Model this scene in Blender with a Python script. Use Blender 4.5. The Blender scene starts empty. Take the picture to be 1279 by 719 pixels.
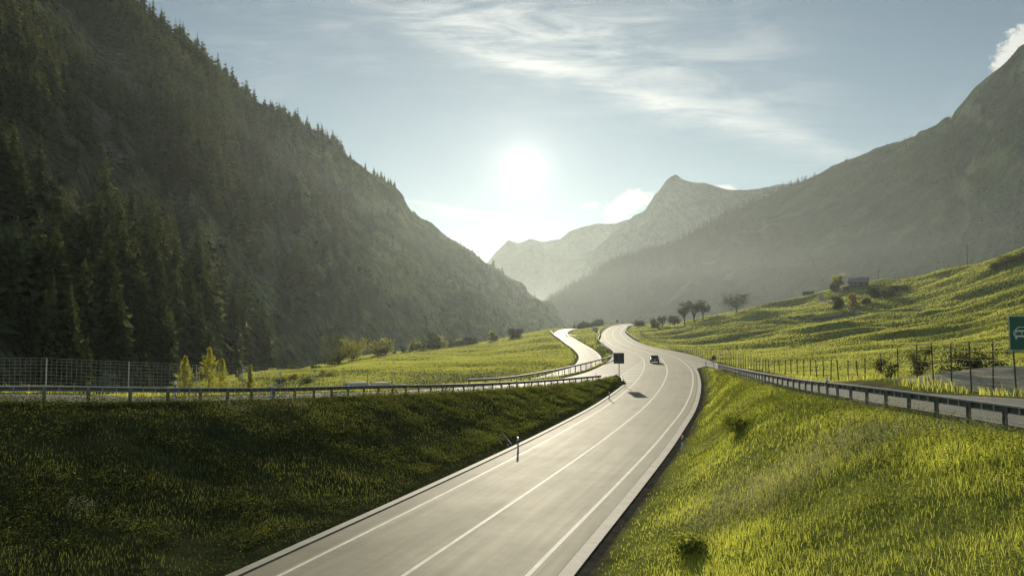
import bpy, bmesh, math, random
import numpy as np
from mathutils import Vector, Matrix
random.seed(7)
rng = np.random.default_rng(11)
R_ = math.radians
scene = bpy.context.scene
col = scene.collection

# ------------------------------------------------------------------ camera
PITCH = R_(3.46); HCAM = 7.7; FPX = 1000.0
cd = bpy.data.cameras.new('camera'); cam = bpy.data.objects.new('camera', cd); col.objects.link(cam)
cam.location = (0, 0, HCAM); cam.rotation_euler = (math.pi/2 + PITCH, 0, 0)
cd.sensor_width = 36; cd.sensor_fit = 'HORIZONTAL'; cd.lens = 36*FPX/1279.0
cd.clip_start = 0.1; cd.clip_end = 40000
scene.camera = cam
cP, sP = math.cos(PITCH), math.sin(PITCH)

def P(px, py, Y):
    """surveyed point: bearing and elevation as seen from the bridge, at ground distance Y"""
    u = (px-639.5)/FPX; v = (359.5-py)/FPX
    s = Y/(cP - v*sP)
    return (u*s, Y, HCAM + (sP + v*cP)*s)

# ------------------------------------------------------------------ numpy helpers
def smooth(x, a, b):
    t = np.clip((x-a)/(b-a), 0, 1); return t*t*(3-2*t)

def hash2(ix, iy, seed):
    h = (ix.astype(np.int64)*374761393 + iy.astype(np.int64)*668265263 + seed*1442695041) & 0xffffffff
    h = ((h ^ (h >> 13))*1274126177) & 0xffffffff
    h = (h ^ (h >> 16)) & 0xffffffff
    return h.astype(np.float64)/0xffffffff

def vnoise(x, y, seed=0):
    x = np.asarray(x, float); y = np.asarray(y, float)
    ix = np.floor(x); iy = np.floor(y); fx = x-ix; fy = y-iy
    fx = fx*fx*fx*(fx*(fx*6-15)+10); fy = fy*fy*fy*(fy*(fy*6-15)+10)
    a = hash2(ix, iy, seed); b = hash2(ix+1, iy, seed); c = hash2(ix, iy+1, seed); d = hash2(ix+1, iy+1, seed)
    return (a*(1-fx)+b*fx)*(1-fy) + (c*(1-fx)+d*fx)*fy      # 0..1

def fbm(x, y, oct=4, seed=0, gain=.5):
    s = 0; a = 1; tot = 0
    for k in range(oct):
        s = s + a*(vnoise(x*2**k+17.3*k, y*2**k-9.1*k, seed+k)*2-1); tot += a; a *= gain
    return s/tot

def ridged(x, y, oct=4, seed=0):
    s = 0; a = 1; tot = 0
    for k in range(oct):
        s = s + a*(1-np.abs(vnoise(x*2**k+5.7*k, y*2**k+3.3*k, seed+k)*2-1)*2); tot += a; a *= .5
    return s/tot

def catmull(pts, step):
    p = np.array(pts, float)
    p = np.vstack([2*p[0]-p[1], p, 2*p[-1]-p[-2]])
    out = []
    for i in range(1, len(p)-2):
        p0, p1, p2, p3 = p[i-1], p[i], p[i+1], p[i+2]
        # centripetal parametrisation
        def tj(ti, a, b): return ti + max(np.linalg.norm((b-a)[:2]), 1e-6)**.5
        t0 = 0; t1 = tj(t0, p0, p1); t2 = tj(t1, p1, p2); t3 = tj(t2, p2, p3)
        n = max(2, int(np.linalg.norm(p2-p1)/step*2))
        for t in np.linspace(t1, t2, n, endpoint=False):
            A1 = (t1-t)/(t1-t0)*p0 + (t-t0)/(t1-t0)*p1; A2 = (t2-t)/(t2-t1)*p1 + (t-t1)/(t2-t1)*p2
            A3 = (t3-t)/(t3-t2)*p2 + (t-t2)/(t3-t2)*p3
            B1 = (t2-t)/(t2-t0)*A1 + (t-t0)/(t2-t0)*A2; B2 = (t3-t)/(t3-t1)*A2 + (t-t1)/(t3-t1)*A3
            out.append((t2-t)/(t2-t1)*B1 + (t-t1)/(t2-t1)*B2)
    out.append(p[-2])
    return resample(np.array(out), step)

def resample(p, step):
    d = np.r_[0, np.cumsum(np.linalg.norm(np.diff(p[:, :2], axis=0), axis=1))]
    n = max(2, int(round(d[-1]/step))+1)
    s = np.linspace(0, d[-1], n)
    return np.stack([np.interp(s, d, p[:, k]) for k in range(p.shape[1])], 1)

def tangents(p):
    t = np.gradient(p[:, :2], axis=0); t /= np.linalg.norm(t, axis=1)[:, None]+1e-9
    return t
def offset(p, lat, dz=0):
    """shift a path sideways; + is to the right of travel"""
    t = tangents(p); n = np.stack([t[:, 1], -t[:, 0]], 1)
    q = p.copy(); q[:, :2] += n*np.asarray(lat).reshape(-1, 1) if np.ndim(lat) else n*lat
    q[:, 2] += dz
    return q

# ------------------------------------------------------------------ object helpers
def tag(o, label=None, cat=None, group=None, kind=None):
    if label: o['label'] = label
    if cat: o['category'] = cat
    if group: o['group'] = group
    if kind: o['kind'] = kind
    return o
def empty(name, loc=(0, 0, 0), rz=0.0, label=None, cat=None, group=None):
    o = bpy.data.objects.new(name, None); col.objects.link(o); o.location = loc; o.rotation_euler = (0, 0, rz)
    o.empty_display_size = .2
    return tag(o, label, cat, group)
def link_mesh(name, me, parent=None):
    o = bpy.data.objects.new(name, me); col.objects.link(o)
    if parent: o.parent = parent
    return o
def np_mesh(name, V, F, mats, smooth_=False, attrs=None, matidx=None):
    """V (n,3), F list of arrays (m,k)"""
    me = bpy.data.meshes.new(name)
    V = np.ascontiguousarray(V, np.float32)
    if isinstance(F, np.ndarray): F = [F]
    loops = np.concatenate([f.reshape(-1) for f in F]).astype(np.int32)
    tot = np.concatenate([np.full(len(f), f.shape[1], np.int32) for f in F])
    start = np.r_[0, np.cumsum(tot)[:-1]].astype(np.int32)
    me.vertices.add(len(V)); me.vertices.foreach_set('co', V.reshape(-1))
    me.loops.add(len(loops)); me.loops.foreach_set('vertex_index', loops)
    me.polygons.add(len(tot)); me.polygons.foreach_set('loop_start', start); me.polygons.foreach_set('loop_total', tot)
    me.polygons.foreach_set('use_smooth', np.full(len(tot), smooth_, bool))
    if not isinstance(mats, (list, tuple)): mats = [mats]
    for m in mats: me.materials.append(m)
    if matidx is not None: me.polygons.foreach_set('material_index', np.asarray(matidx, np.int32))
    for k, a in (attrs or {}).items():
        a = np.asarray(a, np.float32)
        if a.ndim == 1:
            at = me.attributes.new(k, 'FLOAT', 'POINT'); at.data.foreach_set('value', a)
        else:
            at = me.attributes.new(k, 'FLOAT_COLOR', 'POINT')
            if a.shape[1] == 3: a = np.c_[a, np.ones(len(a), np.float32)]
            at.data.foreach_set('color', np.ascontiguousarray(a, np.float32).reshape(-1))
    me.update(calc_edges=True); me.validate()
    return me

class MB:
    def __init__(s): s.v = []; s.f = []; s.sm = []; s.mi = []
    def add(s, vs, fs, smooth_=False, mi=0):
        b = len(s.v); s.v += [tuple(v) for v in vs]; s.f += [[i+b for i in f] for f in fs]; s.sm += [smooth_]*len(fs); s.mi += [mi]*len(fs); return s
    def box(s, c, d, rz=0, M=None, mi=0, taper=1.0):
        x, y, z = d[0]/2, d[1]/2, d[2]/2
        vs = []
        for dz, k in ((-z, 1), (z, taper)):
            for dx, dy in ((-x, -y), (x, -y), (x, y), (-x, y)): vs.append(Vector((dx*k, dy*k, dz)))
        m = (M or Matrix.Rotation(rz, 3, 'Z'))
        vs = [m @ v + Vector(c) for v in vs]
        return s.add(vs, [[3, 2, 1, 0], [4, 5, 6, 7], [0, 1, 5, 4], [1, 2, 6, 5], [2, 3, 7, 6], [3, 0, 4, 7]], mi=mi)
    def tube(s, p0, p1, r0, r1=None, n=8, caps=True, mi=0):
        p0, p1 = Vector(p0), Vector(p1); r1 = r0 if r1 is None else r1
        d = (p1-p0).normalized(); a = d.orthogonal().normalized(); b = d.cross(a)
        vs = []
        for p, r in ((p0, r0), (p1, r1)):
            for k in range(n):
                t = 2*math.pi*k/n; vs.append(p + (a*math.cos(t)+b*math.sin(t))*r)
        fs = [[k, (k+1) % n, n+(k+1) % n, n+k] for k in range(n)]
        s.add(vs, fs, True, mi)
        if caps: s.add(vs, [list(range(n-1, -1, -1)), list(range(n, 2*n))], False, mi)
        return s
    def prism(s, poly, y0, y1, mi=0, axis='y', smooth_=False):
        """extrude polygon [(a,b)] between two positions of the axis"""
        n = len(poly)
        def pt(a, b, c): return {'y': (a, c, b), 'x': (c, a, b), 'z': (a, b, c)}[axis]
        vs = [pt(a, b, y0) for a, b in poly] + [pt(a, b, y1) for a, b in poly]
        s.add(vs, [[k, (k+1) % n, n+(k+1) % n, n+k] for k in range(n)], smooth_, mi)
        s.add(vs, [list(range(n-1, -1, -1)), list(range(n, 2*n))], False, mi)
        return s
    def sweep(s, path, prof, closed=True, mi=0):
        """sweep profile [(lateral, height)] along path (n,3)"""
        t = tangents(path); nn = np.stack([t[:, 1], -t[:, 0]], 1); m = len(prof); vs = []
        for i in range(len(path)):
            for (l, h) in prof: vs.append((path[i, 0]+nn[i, 0]*l, path[i, 1]+nn[i, 1]*l, path[i, 2]+h))
        fs = []
        for i in range(len(path)-1):
            for k in range(m if closed else m-1):
                k2 = (k+1) % m; fs.append([i*m+k, i*m+k2, (i+1)*m+k2, (i+1)*m+k])
        if closed: fs += [list(range(m-1, -1, -1)), [(len(path)-1)*m+k for k in range(m)]]
        return s.add(vs, fs, False, mi)
    def mesh(s, name, mats):
        me = bpy.data.meshes.new(name); me.from_pydata(s.v, [], s.f)
        for m in (mats if isinstance(mats, (list, tuple)) else [mats]): me.materials.append(m)
        me.polygons.foreach_set('use_smooth', s.sm); me.polygons.foreach_set('material_index', s.mi)
        bm = bmesh.new(); bm.from_mesh(me); bmesh.ops.recalc_face_normals(bm, faces=bm.faces); bm.to_mesh(me); bm.free()
        me.update(); return me
    def build(s, name, mats, parent=None, world=False, bevel=0):
        if world and parent is not None:
            o0 = parent.location; s.v = [(v[0]-o0[0], v[1]-o0[1], v[2]-o0[2]) for v in s.v]
        o = link_mesh(name, s.mesh(name, mats), parent)
        if bevel:
            b = o.modifiers.new('bevel', 'BEVEL'); b.width = bevel; b.segments = 2; b.limit_method = 'ANGLE'
        return o

# ------------------------------------------------------------------ materials
def new_mat(name):
    m = bpy.data.materials.new(name); m.use_nodes = True
    nt = m.node_tree; nt.nodes.clear()
    out = nt.nodes.new('ShaderNodeOutputMaterial'); return m, nt, out
def N(nt, t, **kw):
    n = nt.nodes.new(t)
    for k, v in kw.items():
        if k.startswith('i_'):
            key = k[2:]; key = int(key) if key.isdigit() else key.replace('_', ' ')
            n.inputs[key].default_value = v
        else: setattr(n, k, v)
    return n
def L(nt, a, b): nt.links.new(a, b)
def math_(nt, op, a, b=None, c=None, clamp=False):
    n = nt.nodes.new('ShaderNodeMath'); n.operation = op; n.use_clamp = clamp
    for i, v in enumerate((a, b, c)):
        if v is None: continue
        if isinstance(v, (int, float)): n.inputs[i].default_value = v
        else: nt.links.new(v, n.inputs[i])
    return n.outputs[0]
def mixc(nt, f, a, b, mode='MIX'):
    n = nt.nodes.new('ShaderNodeMix'); n.data_type = 'RGBA'; n.blend_type = mode
    for sock, v in ((n.inputs[0], f), (n.inputs[6], a), (n.inputs[7], b)):
        if isinstance(v, (int, float)): sock.default_value = v
        elif isinstance(v, (tuple, list)): sock.default_value = (*v, 1) if len(v) == 3 else v
        else: nt.links.new(v, sock)
    return n.outputs[2]
def noise(nt, vec, scale, detail=4, rough=.55, dist=0):
    n = N(nt, 'ShaderNodeTexNoise'); n.inputs['Scale'].default_value = scale; n.inputs['Detail'].default_value = detail
    n.inputs['Roughness'].default_value = rough; n.inputs['Distortion'].default_value = dist
    if vec is not None: L(nt, vec, n.inputs['Vector'])
    return n.outputs['Fac']
def ramp(nt, f, stops):
    n = N(nt, 'ShaderNodeValToRGB'); e = n.color_ramp.elements
    while len(e) < len(stops): e.new(.5)
    for k, (p, c) in enumerate(stops):
        e[k].position = p; e[k].color = (*c, 1) if len(c) == 3 else c
    L(nt, f, n.inputs[0]); return n.outputs[0]
def mapping(nt, vec, scale=(1, 1, 1), rot=(0, 0, 0), loc=(0, 0, 0)):
    n = N(nt, 'ShaderNodeMapping'); n.inputs['Scale'].default_value = scale; n.inputs['Rotation'].default_value = rot; n.inputs['Location'].default_value = loc
    L(nt, vec, n.inputs['Vector']); return n.outputs[0]

def simple(name, c, rough=.6, metal=0, var=.25, scale=6, spec=.5, bump=0):
    """plain painted / metal / wood surface with procedural wear"""
    m, nt, out = new_mat(name)
    tc = N(nt, 'ShaderNodeTexCoord'); f = noise(nt, tc.outputs['Object'], scale, 5)
    cc = ramp(nt, f, [(.3, tuple(x*(1-var) for x in c)), (.7, tuple(min(1, x*(1+var*.6)) for x in c))])
    b = N(nt, 'ShaderNodeBsdfPrincipled'); L(nt, cc, b.inputs['Base Color'])
    b.inputs['Roughness'].default_value = rough; b.inputs['Metallic'].default_value = metal; b.inputs['Specular IOR Level'].default_value = spec
    if bump:
        bp = N(nt, 'ShaderNodeBump'); bp.inputs['Strength'].default_value = bump; L(nt, noise(nt, tc.outputs['Object'], scale*6, 4), bp.inputs['Height']); L(nt, bp.outputs[0], b.inputs['Normal'])
    L(nt, b.outputs[0], out.inputs[0]); return m

def leafy(name, dark, light, trans=.5, transcol=None, attr='tint', gloss=.08):
    """thin leaves / blades: diffuse + translucent, colour from the per-blade attribute"""
    m, nt, out = new_mat(name)
    a = N(nt, 'ShaderNodeAttribute', attribute_name=attr)
    cc = ramp(nt, a.outputs['Fac'], [(0, dark), (1, light)])
    d = N(nt, 'ShaderNodeBsdfDiffuse'); L(nt, cc, d.inputs[0])
    t = N(nt, 'ShaderNodeBsdfTranslucent')
    tcol = mixc(nt, 1.0, cc, transcol or (1.6, 1.7, .8), 'MULTIPLY'); L(nt, tcol, t.inputs[0])
    mx = N(nt, 'ShaderNodeMixShader'); mx.inputs[0].default_value = trans
    L(nt, d.outputs[0], mx.inputs[1]); L(nt, t.outputs[0], mx.inputs[2])
    res = mx.outputs[0]
    if gloss:
        g = N(nt, 'ShaderNodeBsdfGlossy'); g.inputs['Roughness'].default_value = .45; g.inputs[0].default_value = (.8, .8, .7, 1)
        m2 = N(nt, 'ShaderNodeMixShader'); m2.inputs[0].default_value = gloss; L(nt, res, m2.inputs[1]); L(nt, g.outputs[0], m2.inputs[2]); res = m2.outputs[0]
    L(nt, res, out.inputs[0]); return m

def asphalt(name, base, spec=.5, rough=.5, tracks=True):
    m, nt, out = new_mat(name)
    g = N(nt, 'ShaderNodeNewGeometry'); pos = g.outputs['Position']
    f1 = noise(nt, pos, .25, 5); f2 = noise(nt, pos, 45, 3); f3 = noise(nt, pos, 2.2, 4)
    at = N(nt, 'ShaderNodeAttribute', attribute_name='lat')
    # long faint streaks along the lanes (tyre tracks), from the lateral coordinate stored on the ribbon
    cx = N(nt, 'ShaderNodeCombineXYZ'); L(nt, at.outputs['Fac'], cx.inputs[0])
    al = N(nt, 'ShaderNodeAttribute', attribute_name='along'); L(nt, math_(nt, 'MULTIPLY', al.outputs['Fac'], .025), cx.inputs[1])
    f4 = noise(nt, cx.outputs[0], 2.3, 5, .6)
    s = math_(nt, 'ADD', math_(nt, 'MULTIPLY', f1, .45), math_(nt, 'ADD', math_(nt, 'MULTIPLY', f4, .55), math_(nt, 'MULTIPLY', f3, .22)))
    cc = ramp(nt, s, [(.45, tuple(x*.72 for x in base)), (.9, tuple(x*1.3 for x in base))])
    cc = mixc(nt, math_(nt, 'MULTIPLY', f2, .5), cc, tuple(x*.55 for x in base))
    # wheel paths, slightly polished and darker; dusty shoulder outside the edge lines
    al_ = math_(nt, 'ABSOLUTE', at.outputs['Fac'])
    wp = math_(nt, 'ABSOLUTE', math_(nt, 'SUBTRACT', math_(nt, 'ABSOLUTE', math_(nt, 'SUBTRACT', al_, 1.9)), .8))
    wpm = math_(nt, 'SUBTRACT', 1, math_(nt, 'MULTIPLY', wp, 2.6), clamp=True)
    cc = mixc(nt, math_(nt, 'MULTIPLY', wpm, math_(nt, 'MULTIPLY', f1, .5)), cc, tuple(x*.62 for x in base))
    sh_ = math_(nt, 'MULTIPLY', math_(nt, 'GREATER_THAN', al_, 3.95), .45)
    cc = mixc(nt, sh_, cc, tuple(x*.55 for x in base))
    b = N(nt, 'ShaderNodeBsdfPrincipled'); L(nt, cc, b.inputs['Base Color'])
    L(nt, math_(nt, 'ADD', math_(nt, 'MULTIPLY', s, -.18), rough+.1), b.inputs['Roughness'])
    b.inputs['Specular IOR Level'].default_value = spec
    bp = N(nt, 'ShaderNodeBump'); bp.inputs['Strength'].default_value = .35; bp.inputs['Distance'].default_value = .01
    L(nt, f2, bp.inputs['Height']); L(nt, bp.outputs[0], b.inputs['Normal'])
    L(nt, b.outputs[0], out.inputs[0]); return m

M = {}
M['asphalt'] = asphalt('asphalt', (.40, .375, .25), spec=.085, rough=.74)
M['asphalt_side'] = asphalt('asphalt_side', (.36, .35, .28), spec=.085, rough=.74)
M['line'] = simple('road_paint', (.88, .86, .74), .7, var=.2, scale=1.3, spec=.12)
M['concrete'] = simple('concrete', (.34, .32, .26), .75, var=.3, scale=1.5, bump=.2)
M['galv'] = simple('galvanised_steel', (.48, .49, .47), .5, .15, var=.25, scale=3)
M['galv_dark'] = simple('dark_steel', (.23, .23, .215), .7, 0, var=.3, scale=3)
M['post_white'] = simple('white_plastic', (.8, .8, .78), .4, var=.08)
M['black'] = simple('black_plastic', (.015, .015, .016), .5, var=.2)
M['reflector'] = simple('reflector', (.5, .5, .45), .2, .3)
M['wood'] = simple('weathered_wood', (.09, .075, .06), .8, var=.4, scale=9)
M['wood_dark'] = simple('dark_timber', (.05, .04, .032), .8, var=.4, scale=5)
M['wire'] = simple('fence_wire', (.10, .10, .095), .7, 0, spec=.1)
M['stone'] = simple('field_stone', (.14, .14, .125), .9, var=.5, scale=2, bump=.3)
M['roof'] = simple('slate_roof', (.22, .23, .24), .5, var=.25, scale=4)
M['rubber'] = simple('rubber', (.02, .02, .02), .8)
M['glass'] = simple('car_glass', (.03, .035, .04), .06, 0, var=.1, spec=.8)
M['chrome'] = simple('rim_metal', (.5, .5, .5), .25, .9)
M['sign_green'] = simple('sign_green', (.003, .11, .055), .4, var=.1)
M['sign_white'] = simple('sign_white', (.72, .74, .72), .4, var=.05)
M['sign_back'] = simple('sign_back', (.10, .10, .098), .5, .4, var=.15)
M['sign_grey'] = simple('sign_grey', (.40, .42, .42), .45, .3, var=.1)
M['sign_red'] = simple('sign_red', (.5, .03, .025), .4, var=.1)
M['orange'] = simple('orange_plastic', (.6, .2, .05), .5)
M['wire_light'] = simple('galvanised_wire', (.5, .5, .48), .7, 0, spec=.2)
M['verge'] = simple('verge_gravel', (.085, .08, .066), .95, var=.45, scale=2.5, spec=0, bump=.4)
M['gravel'] = simple('track_gravel', (.17, .16, .12), .9, var=.3, scale=1.5, spec=.05)
M['bark'] = simple('bark', (.07, .058, .045), .9, var=.4, scale=8)

# ------------------------------------------------------------------ road alignments (surveyed centre lines)
def XY(px, Y): return (px-639.5)/FPX*Y
Mz_pts = [(719, 25.5), (640, 34.7), (560, 53.5), (532, 66), (510, 80), (490, 98), (475, 118), (462, 140), (452, 165), (446, 185), (440, 210), (432, 250), (426, 290), (420, 340), (416, 380), (410, 440), (405.5, 500)]
Mzy = np.array([(-40, .05)] + [(Y, P(640, y, Y)[2]) for y, Y in Mz_pts] + [(540, 16.2), (600, 15.0), (700, 9)])
def Mz(Y): return np.interp(Y, Mzy[:, 0], Mzy[:, 1])
cpx = [(505, 719, 25.5), (737.5, 559.7, 53.5), (775, 532, 66), (802, 510, 80), (820, 490, 98), (829.5, 475, 118), (832.5, 462.5, 140), (828.5, 452.5, 165), (822, 446, 185), (808, 440, 210), (782, 432, 250), (771, 426, 290), (766, 420, 340), (765, 416, 380), (769.5, 410, 440), (780, 405.5, 500)]
mc = [(-23, -40, 0), (-12.6, -5, 0)] + [(XY(px, Y), Y, 0) for px, py, Y in cpx] + [(92, 560, 0), (130, 640, 0)]
road_main = catmull(mc, 1.0); road_main[:, 2] = Mz(road_main[:, 1])
# smooth the vertical profile
k = np.ones(15)/15; zz = np.pad(road_main[:, 2], 7, mode='edge'); road_main[:, 2] = np.convolve(zz, k, 'valid')
Y_ = road_main[:, 1]
hwL_M = np.interp(Y_, [106, 112, 120, 130, 145, 160, 185, 205, 240, 280, 300, 340, 600], [4.85, 5.1, 6.3, 8.3, 9.8, 10.3, 9.2, 8.6, 7.5, 7.0, 6.2, 5.1, 5.2])
hwR_M = np.interp(Y_, [143, 152, 165, 200, 225, 255, 295, 345, 400, 600], [4.6, 7.5, 9.9, 9.2, 8.2, 7.2, 6.8, 6.6, 5.8, 5.3])
def lineoff(Y): return np.interp(Y, [30, 140, 190, 300], [3.72, 4.1, 3.9, 3.8])

# left slip road: behind the near guardrail
rail_near = [(-62, 22.5, 4.5), (-40, 31.2, 4.5)] + [P(*p) for p in [(0, 502, 40), (207, 502, 44.5), (340, 499.5, 51.5), (467, 494, 62), (555, 491, 72), (640, 486, 85), (700, 481, 98), (752, 475.5, 111)]]
rail_near = catmull(rail_near, 1.0)
sc = offset(rail_near, -3.9)
slip_left = catmull([tuple(p) for p in sc[::8]] + [(14.2, 131, 1.6), (19.3, 150, 2.06), (23.8, 172, 2.6), (27.3, 195, 3.12)], 1.0)
hwL_S = np.full(len(slip_left), 2.9); hwR_S = np.full(len(slip_left), 2.9)
# side road on the valley floor
side_pts = [(-110, 84, .2), (-64, 97, -.3), (-45, 106, -.7), P(450, 492.5, 120), P(560, 487, 128), P(640, 480, 136), P(690, 471, 148), P(712, 464.5, 164), P(730, 458.5, 182), P(737, 446, 220), P(728.5, 436, 260), P(717.5, 429, 300), P(708, 422.5, 350), P(700, 416.5, 410), P(706, 412, 455), P(716, 410.3, 490), (42, 540, 11.8), (60, 640, 6)]
side_road = catmull(side_pts, 1.0)
hw_D = np.interp(side_road[:, 1], [100, 150, 200, 300, 500], [3.0, 3.0, 3.0, 3.3, 3.6])
# right slip road from its two edges
rEdgeL = [(17.6, -40, 4.8), (17.4, -10, 4.75), (17.3, 10, 4.7), (17.1, 20, 4.68), (17.0, 27, 4.65), (16.8, 34, 4.65), (17.2, 41, 4.54), (18.7, 50, 4.25), (21.3, 66, 3.9), (26.1, 90, 3.3), (32.7, 125, 2.62), (35.3, 140, 2.3), (36.4, 150, 2.2), (37.4, 167, 2.46)]
rEdgeR = [(27.5, -40, 4.8), (27.5, -10, 4.75), (27.3, 10, 4.7), (27.0, 20, 4.68), (26.8, 30, 4.66), (26.2, 41, 4.62), (24.6, 50, 4.5), (24.9, 63, 4.2), (27.9, 82, 3.7), (31.9, 102, 3.3), (37.6, 132, 2.95), (41.9, 167, 2.6)]
eL = catmull(rEdgeL, 1.0); eR = catmull(rEdgeR, 1.0)
nR = 206
yR = np.linspace(-40, 166, nR)
eL = np.stack([np.interp(yR, eL[:, 1], eL[:, 0]), yR, np.interp(yR, eL[:, 1], eL[:, 2])], 1)
eR = np.stack([np.interp(yR, eR[:, 1], eR[:, 0]), yR, np.interp(yR, eR[:, 1], eR[:, 2])], 1)
eR[:, 2] = eL[:, 2]
slip_right = (eL+eR)/2
hw_R = np.linalg.norm((eR-eL)[:, :2], axis=1)/2*.97
rail_right_path = offset(eL, -.75); rail_right_path[:, 2] = eL[:, 2]

# ------------------------------------------------------------------ terrain
def nearest(X, Y, path, hl, hr):
    t = tangents(path); n = len(X); d = np.empty(n); lat = np.empty(n); z = np.empty(n); idx = np.empty(n, int)
    px = path[:, 0].astype(np.float32); py = path[:, 1].astype(np.float32)
    for a in range(0, n, 20000):
        x = X[a:a+20000].astype(np.float32); y = Y[a:a+20000].astype(np.float32)
        D = (x[:, None]-px)**2 + (y[:, None]-py)**2; i = D.argmin(1); idx[a:a+20000] = i
    dx = X-path[idx, 0]; dy = Y-path[idx, 1]
    along = dx*t[idx, 0]+dy*t[idx, 1]
    lat = dx*t[idx, 1]-dy*t[idx, 0]
    i2 = np.clip(idx+np.sign(along).astype(int), 0, len(path)-1)
    seg = np.maximum(np.linalg.norm(path[i2, :2]-path[idx, :2], axis=1), 1e-3)
    f = np.clip(np.abs(along)/seg, 0, 1)*(i2 != idx)
    z = path[idx, 2]*(1-f) + path[i2, 2]*f
    over = np.where(i2 == idx, np.abs(along), 0)
    w = np.where(lat >= 0, hr[idx], hl[idx])
    d = np.hypot(np.maximum(np.abs(lat)-w, 0), np.maximum(over-1, 0))
    return d, lat, z, idx

base_pts = []
def bp(px, Y, z=None, py=None):
    base_pts.append((XY(px, Y), Y, P(px, py, Y)[2] if z is None else z))
for a in [(-300, 40, 4), (-300, 100, 0), (0, 60, 2.6), (0, 100, -1.5), (100, 140, -4), (200, 120, -2.5), (200, 190, -5), (100, 230, -6), (300, 300, -6), (-300, 200, -6), (330, 150, -1.0), (380, 290, -5),
          (430, 340, -3), (560, 520, -3), (650, 620, 2), (700, 640, 6), (300, 900, -5), (640, 900, 3), (1000, 1300, 0), (640, 2300, 0), (1500, 2300, 0), (-300, 2300, 0), (-300, 900, -5),
          (810, 620, 5), (900, 570, 10), (1000, 570, 14), (1100, 530, 20), (1200, 510, 24), (1279, 470, 30), (1450, 480, 44), (1000, 850, 6), (1279, 900, 12), (760, 560, 13),
          (640, 5, 1.5), (200, 20, 1.5), (-300, 15, 3), (1600, 40, 6), (1600, 80, 9)]: bp(*a)
for px, py, Y in [(330, 470, 170), (345, 468, 200), (400, 465, 190), (400, 465, 230), (435, 460, 190), (445, 452, 250), (500, 444, 320), (560, 438, 370), (600, 433, 410), (650, 426, 430), (690, 415, 465), (640, 452, 260), (560, 456, 210), (640, 441, 320), (680, 436, 300), (530, 471, 150), (620, 471, 150), (460, 475, 150), (670, 455, 210), (690, 425, 380),
                  (735, 407, 440), (725, 412, 420), (760, 405, 480),
                  (900, 440, 200), (900, 420, 260), (900, 400, 320), (1000, 430, 160), (1000, 418, 210), (1000, 395, 300), (1000, 376, 390), (1000, 367, 440), (1100, 438, 105), (1100, 420, 165), (1100, 402, 220), (1100, 385, 290), (1100, 364, 350), (1100, 347, 410),
                  (1200, 436, 80), (1200, 418, 130), (1200, 400, 190), (1200, 380, 240), (1200, 354, 310), (1200, 331, 390), (1279, 434, 72), (1279, 416, 115), (1279, 390, 170), (1279, 360, 230), (1279, 335, 290), (1279, 306, 350),
                  (1450, 410, 90), (1450, 370, 200), (1450, 330, 270), (1450, 255, 370), (905, 383, 400), (860, 394, 420), (812, 403, 450), (840, 415, 330), (1050, 357, 425), (1240, 318, 370), (1074, 354, 395)]: bp(px, Y, None, py)
base_pts = np.array(base_pts)
def uv(X, Y): return X/(np.maximum(Y, 0)+25)*2.6, np.log(np.maximum(Y, -14)+25)
def tps_k(r2): return np.where(r2 > 1e-12, r2*np.log(np.maximum(r2, 1e-12)), 0)
bu, bv = uv(base_pts[:, 0], base_pts[:, 1]); n = len(bu)
K = tps_k((bu[:, None]-bu)**2+(bv[:, None]-bv)**2)+np.eye(n)*1e-3
A = np.zeros((n+3, n+3)); A[:n, :n] = K; A[:n, n] = 1; A[:n, n+1] = bu; A[:n, n+2] = bv; A[n:, :n] = A[:n, n:].T
tw = np.linalg.solve(A, np.r_[base_pts[:, 2], 0, 0, 0])
def base_height(X, Y):
    u, v = uv(X, Y); out = np.empty(len(X))
    for a in range(0, len(X), 20000):
        uu, vv = u[a:a+20000], v[a:a+20000]
        out[a:a+20000] = tps_k((uu[:, None]-bu)**2+(vv[:, None]-bv)**2)@tw[:n] + tw[n]+tw[n+1]*uu+tw[n+2]*vv
    return out

GU = np.linspace(-1.2, 1.2, 481); GV = np.arange(math.log(9), math.log(2600), .0108)
gu, gv = np.meshgrid(GU, GV); gY = np.exp(gv)-25; gX = gu*(gY+25)
fX, fY = gX.ravel(), gY.ravel()
dM, latM, zM, iM = nearest(fX, fY, road_main, hwL_M+.3, hwR_M+.42)
dS, latS, zS, iS = nearest(fX, fY, slip_left, hwL_S+.6, hwR_S+1.7)
dR, latR, zR, iR = nearest(fX, fY, slip_right, hw_R+1.6, hw_R+.6)
dD, latD, zD, iD = nearest(fX, fY, side_road, hw_D+.5, hw_D+.5)
zB = base_height(fX, fY)
rollR = smooth(fX, 20, 60)
bump = fbm(fX/34+3, fY/17, 3, 5)*1.25 + fbm(fX/10, fY/7, 2, 9)*.10 + np.minimum(fbm(fX/24+8, fY/13+3, 2, 31), .12)*1.5
amp = np.interp(fY, [40, 120, 250, 450, 700], [.3, .9, 1.7, 1.9, 2.5])*(.22+1.05*rollR)*(1-.65*np.exp(-((fX-150)/45)**2-((fY-350)/70)**2))
dmin = np.minimum(np.minimum(dM, dS), np.minimum(dR, dD))
zB = zB + bump*amp
W = [1/(d+.35)**2 for d in (dM, dS, dR, dD)]; wb = 1/(22.0**2)
H = (W[0]*zM+W[1]*zS+W[2]*zR+W[3]*zD+wb*zB)/(sum(W)+wb)
embR = (latM > 0) & (latR < 0) & (fY < 150); embL = (latM < 0) & (latS > 0) & (fY < 125)
rough_ = fbm(fX/2.2, fY/2.2, 3, 21)*.16 + fbm(fX/.8, fY/.8, 2, 23)*.05
H = H + rough_*smooth(dmin, .5, 3)*np.interp(fY, [0, 100, 300], [1, .7, .6])
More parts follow.
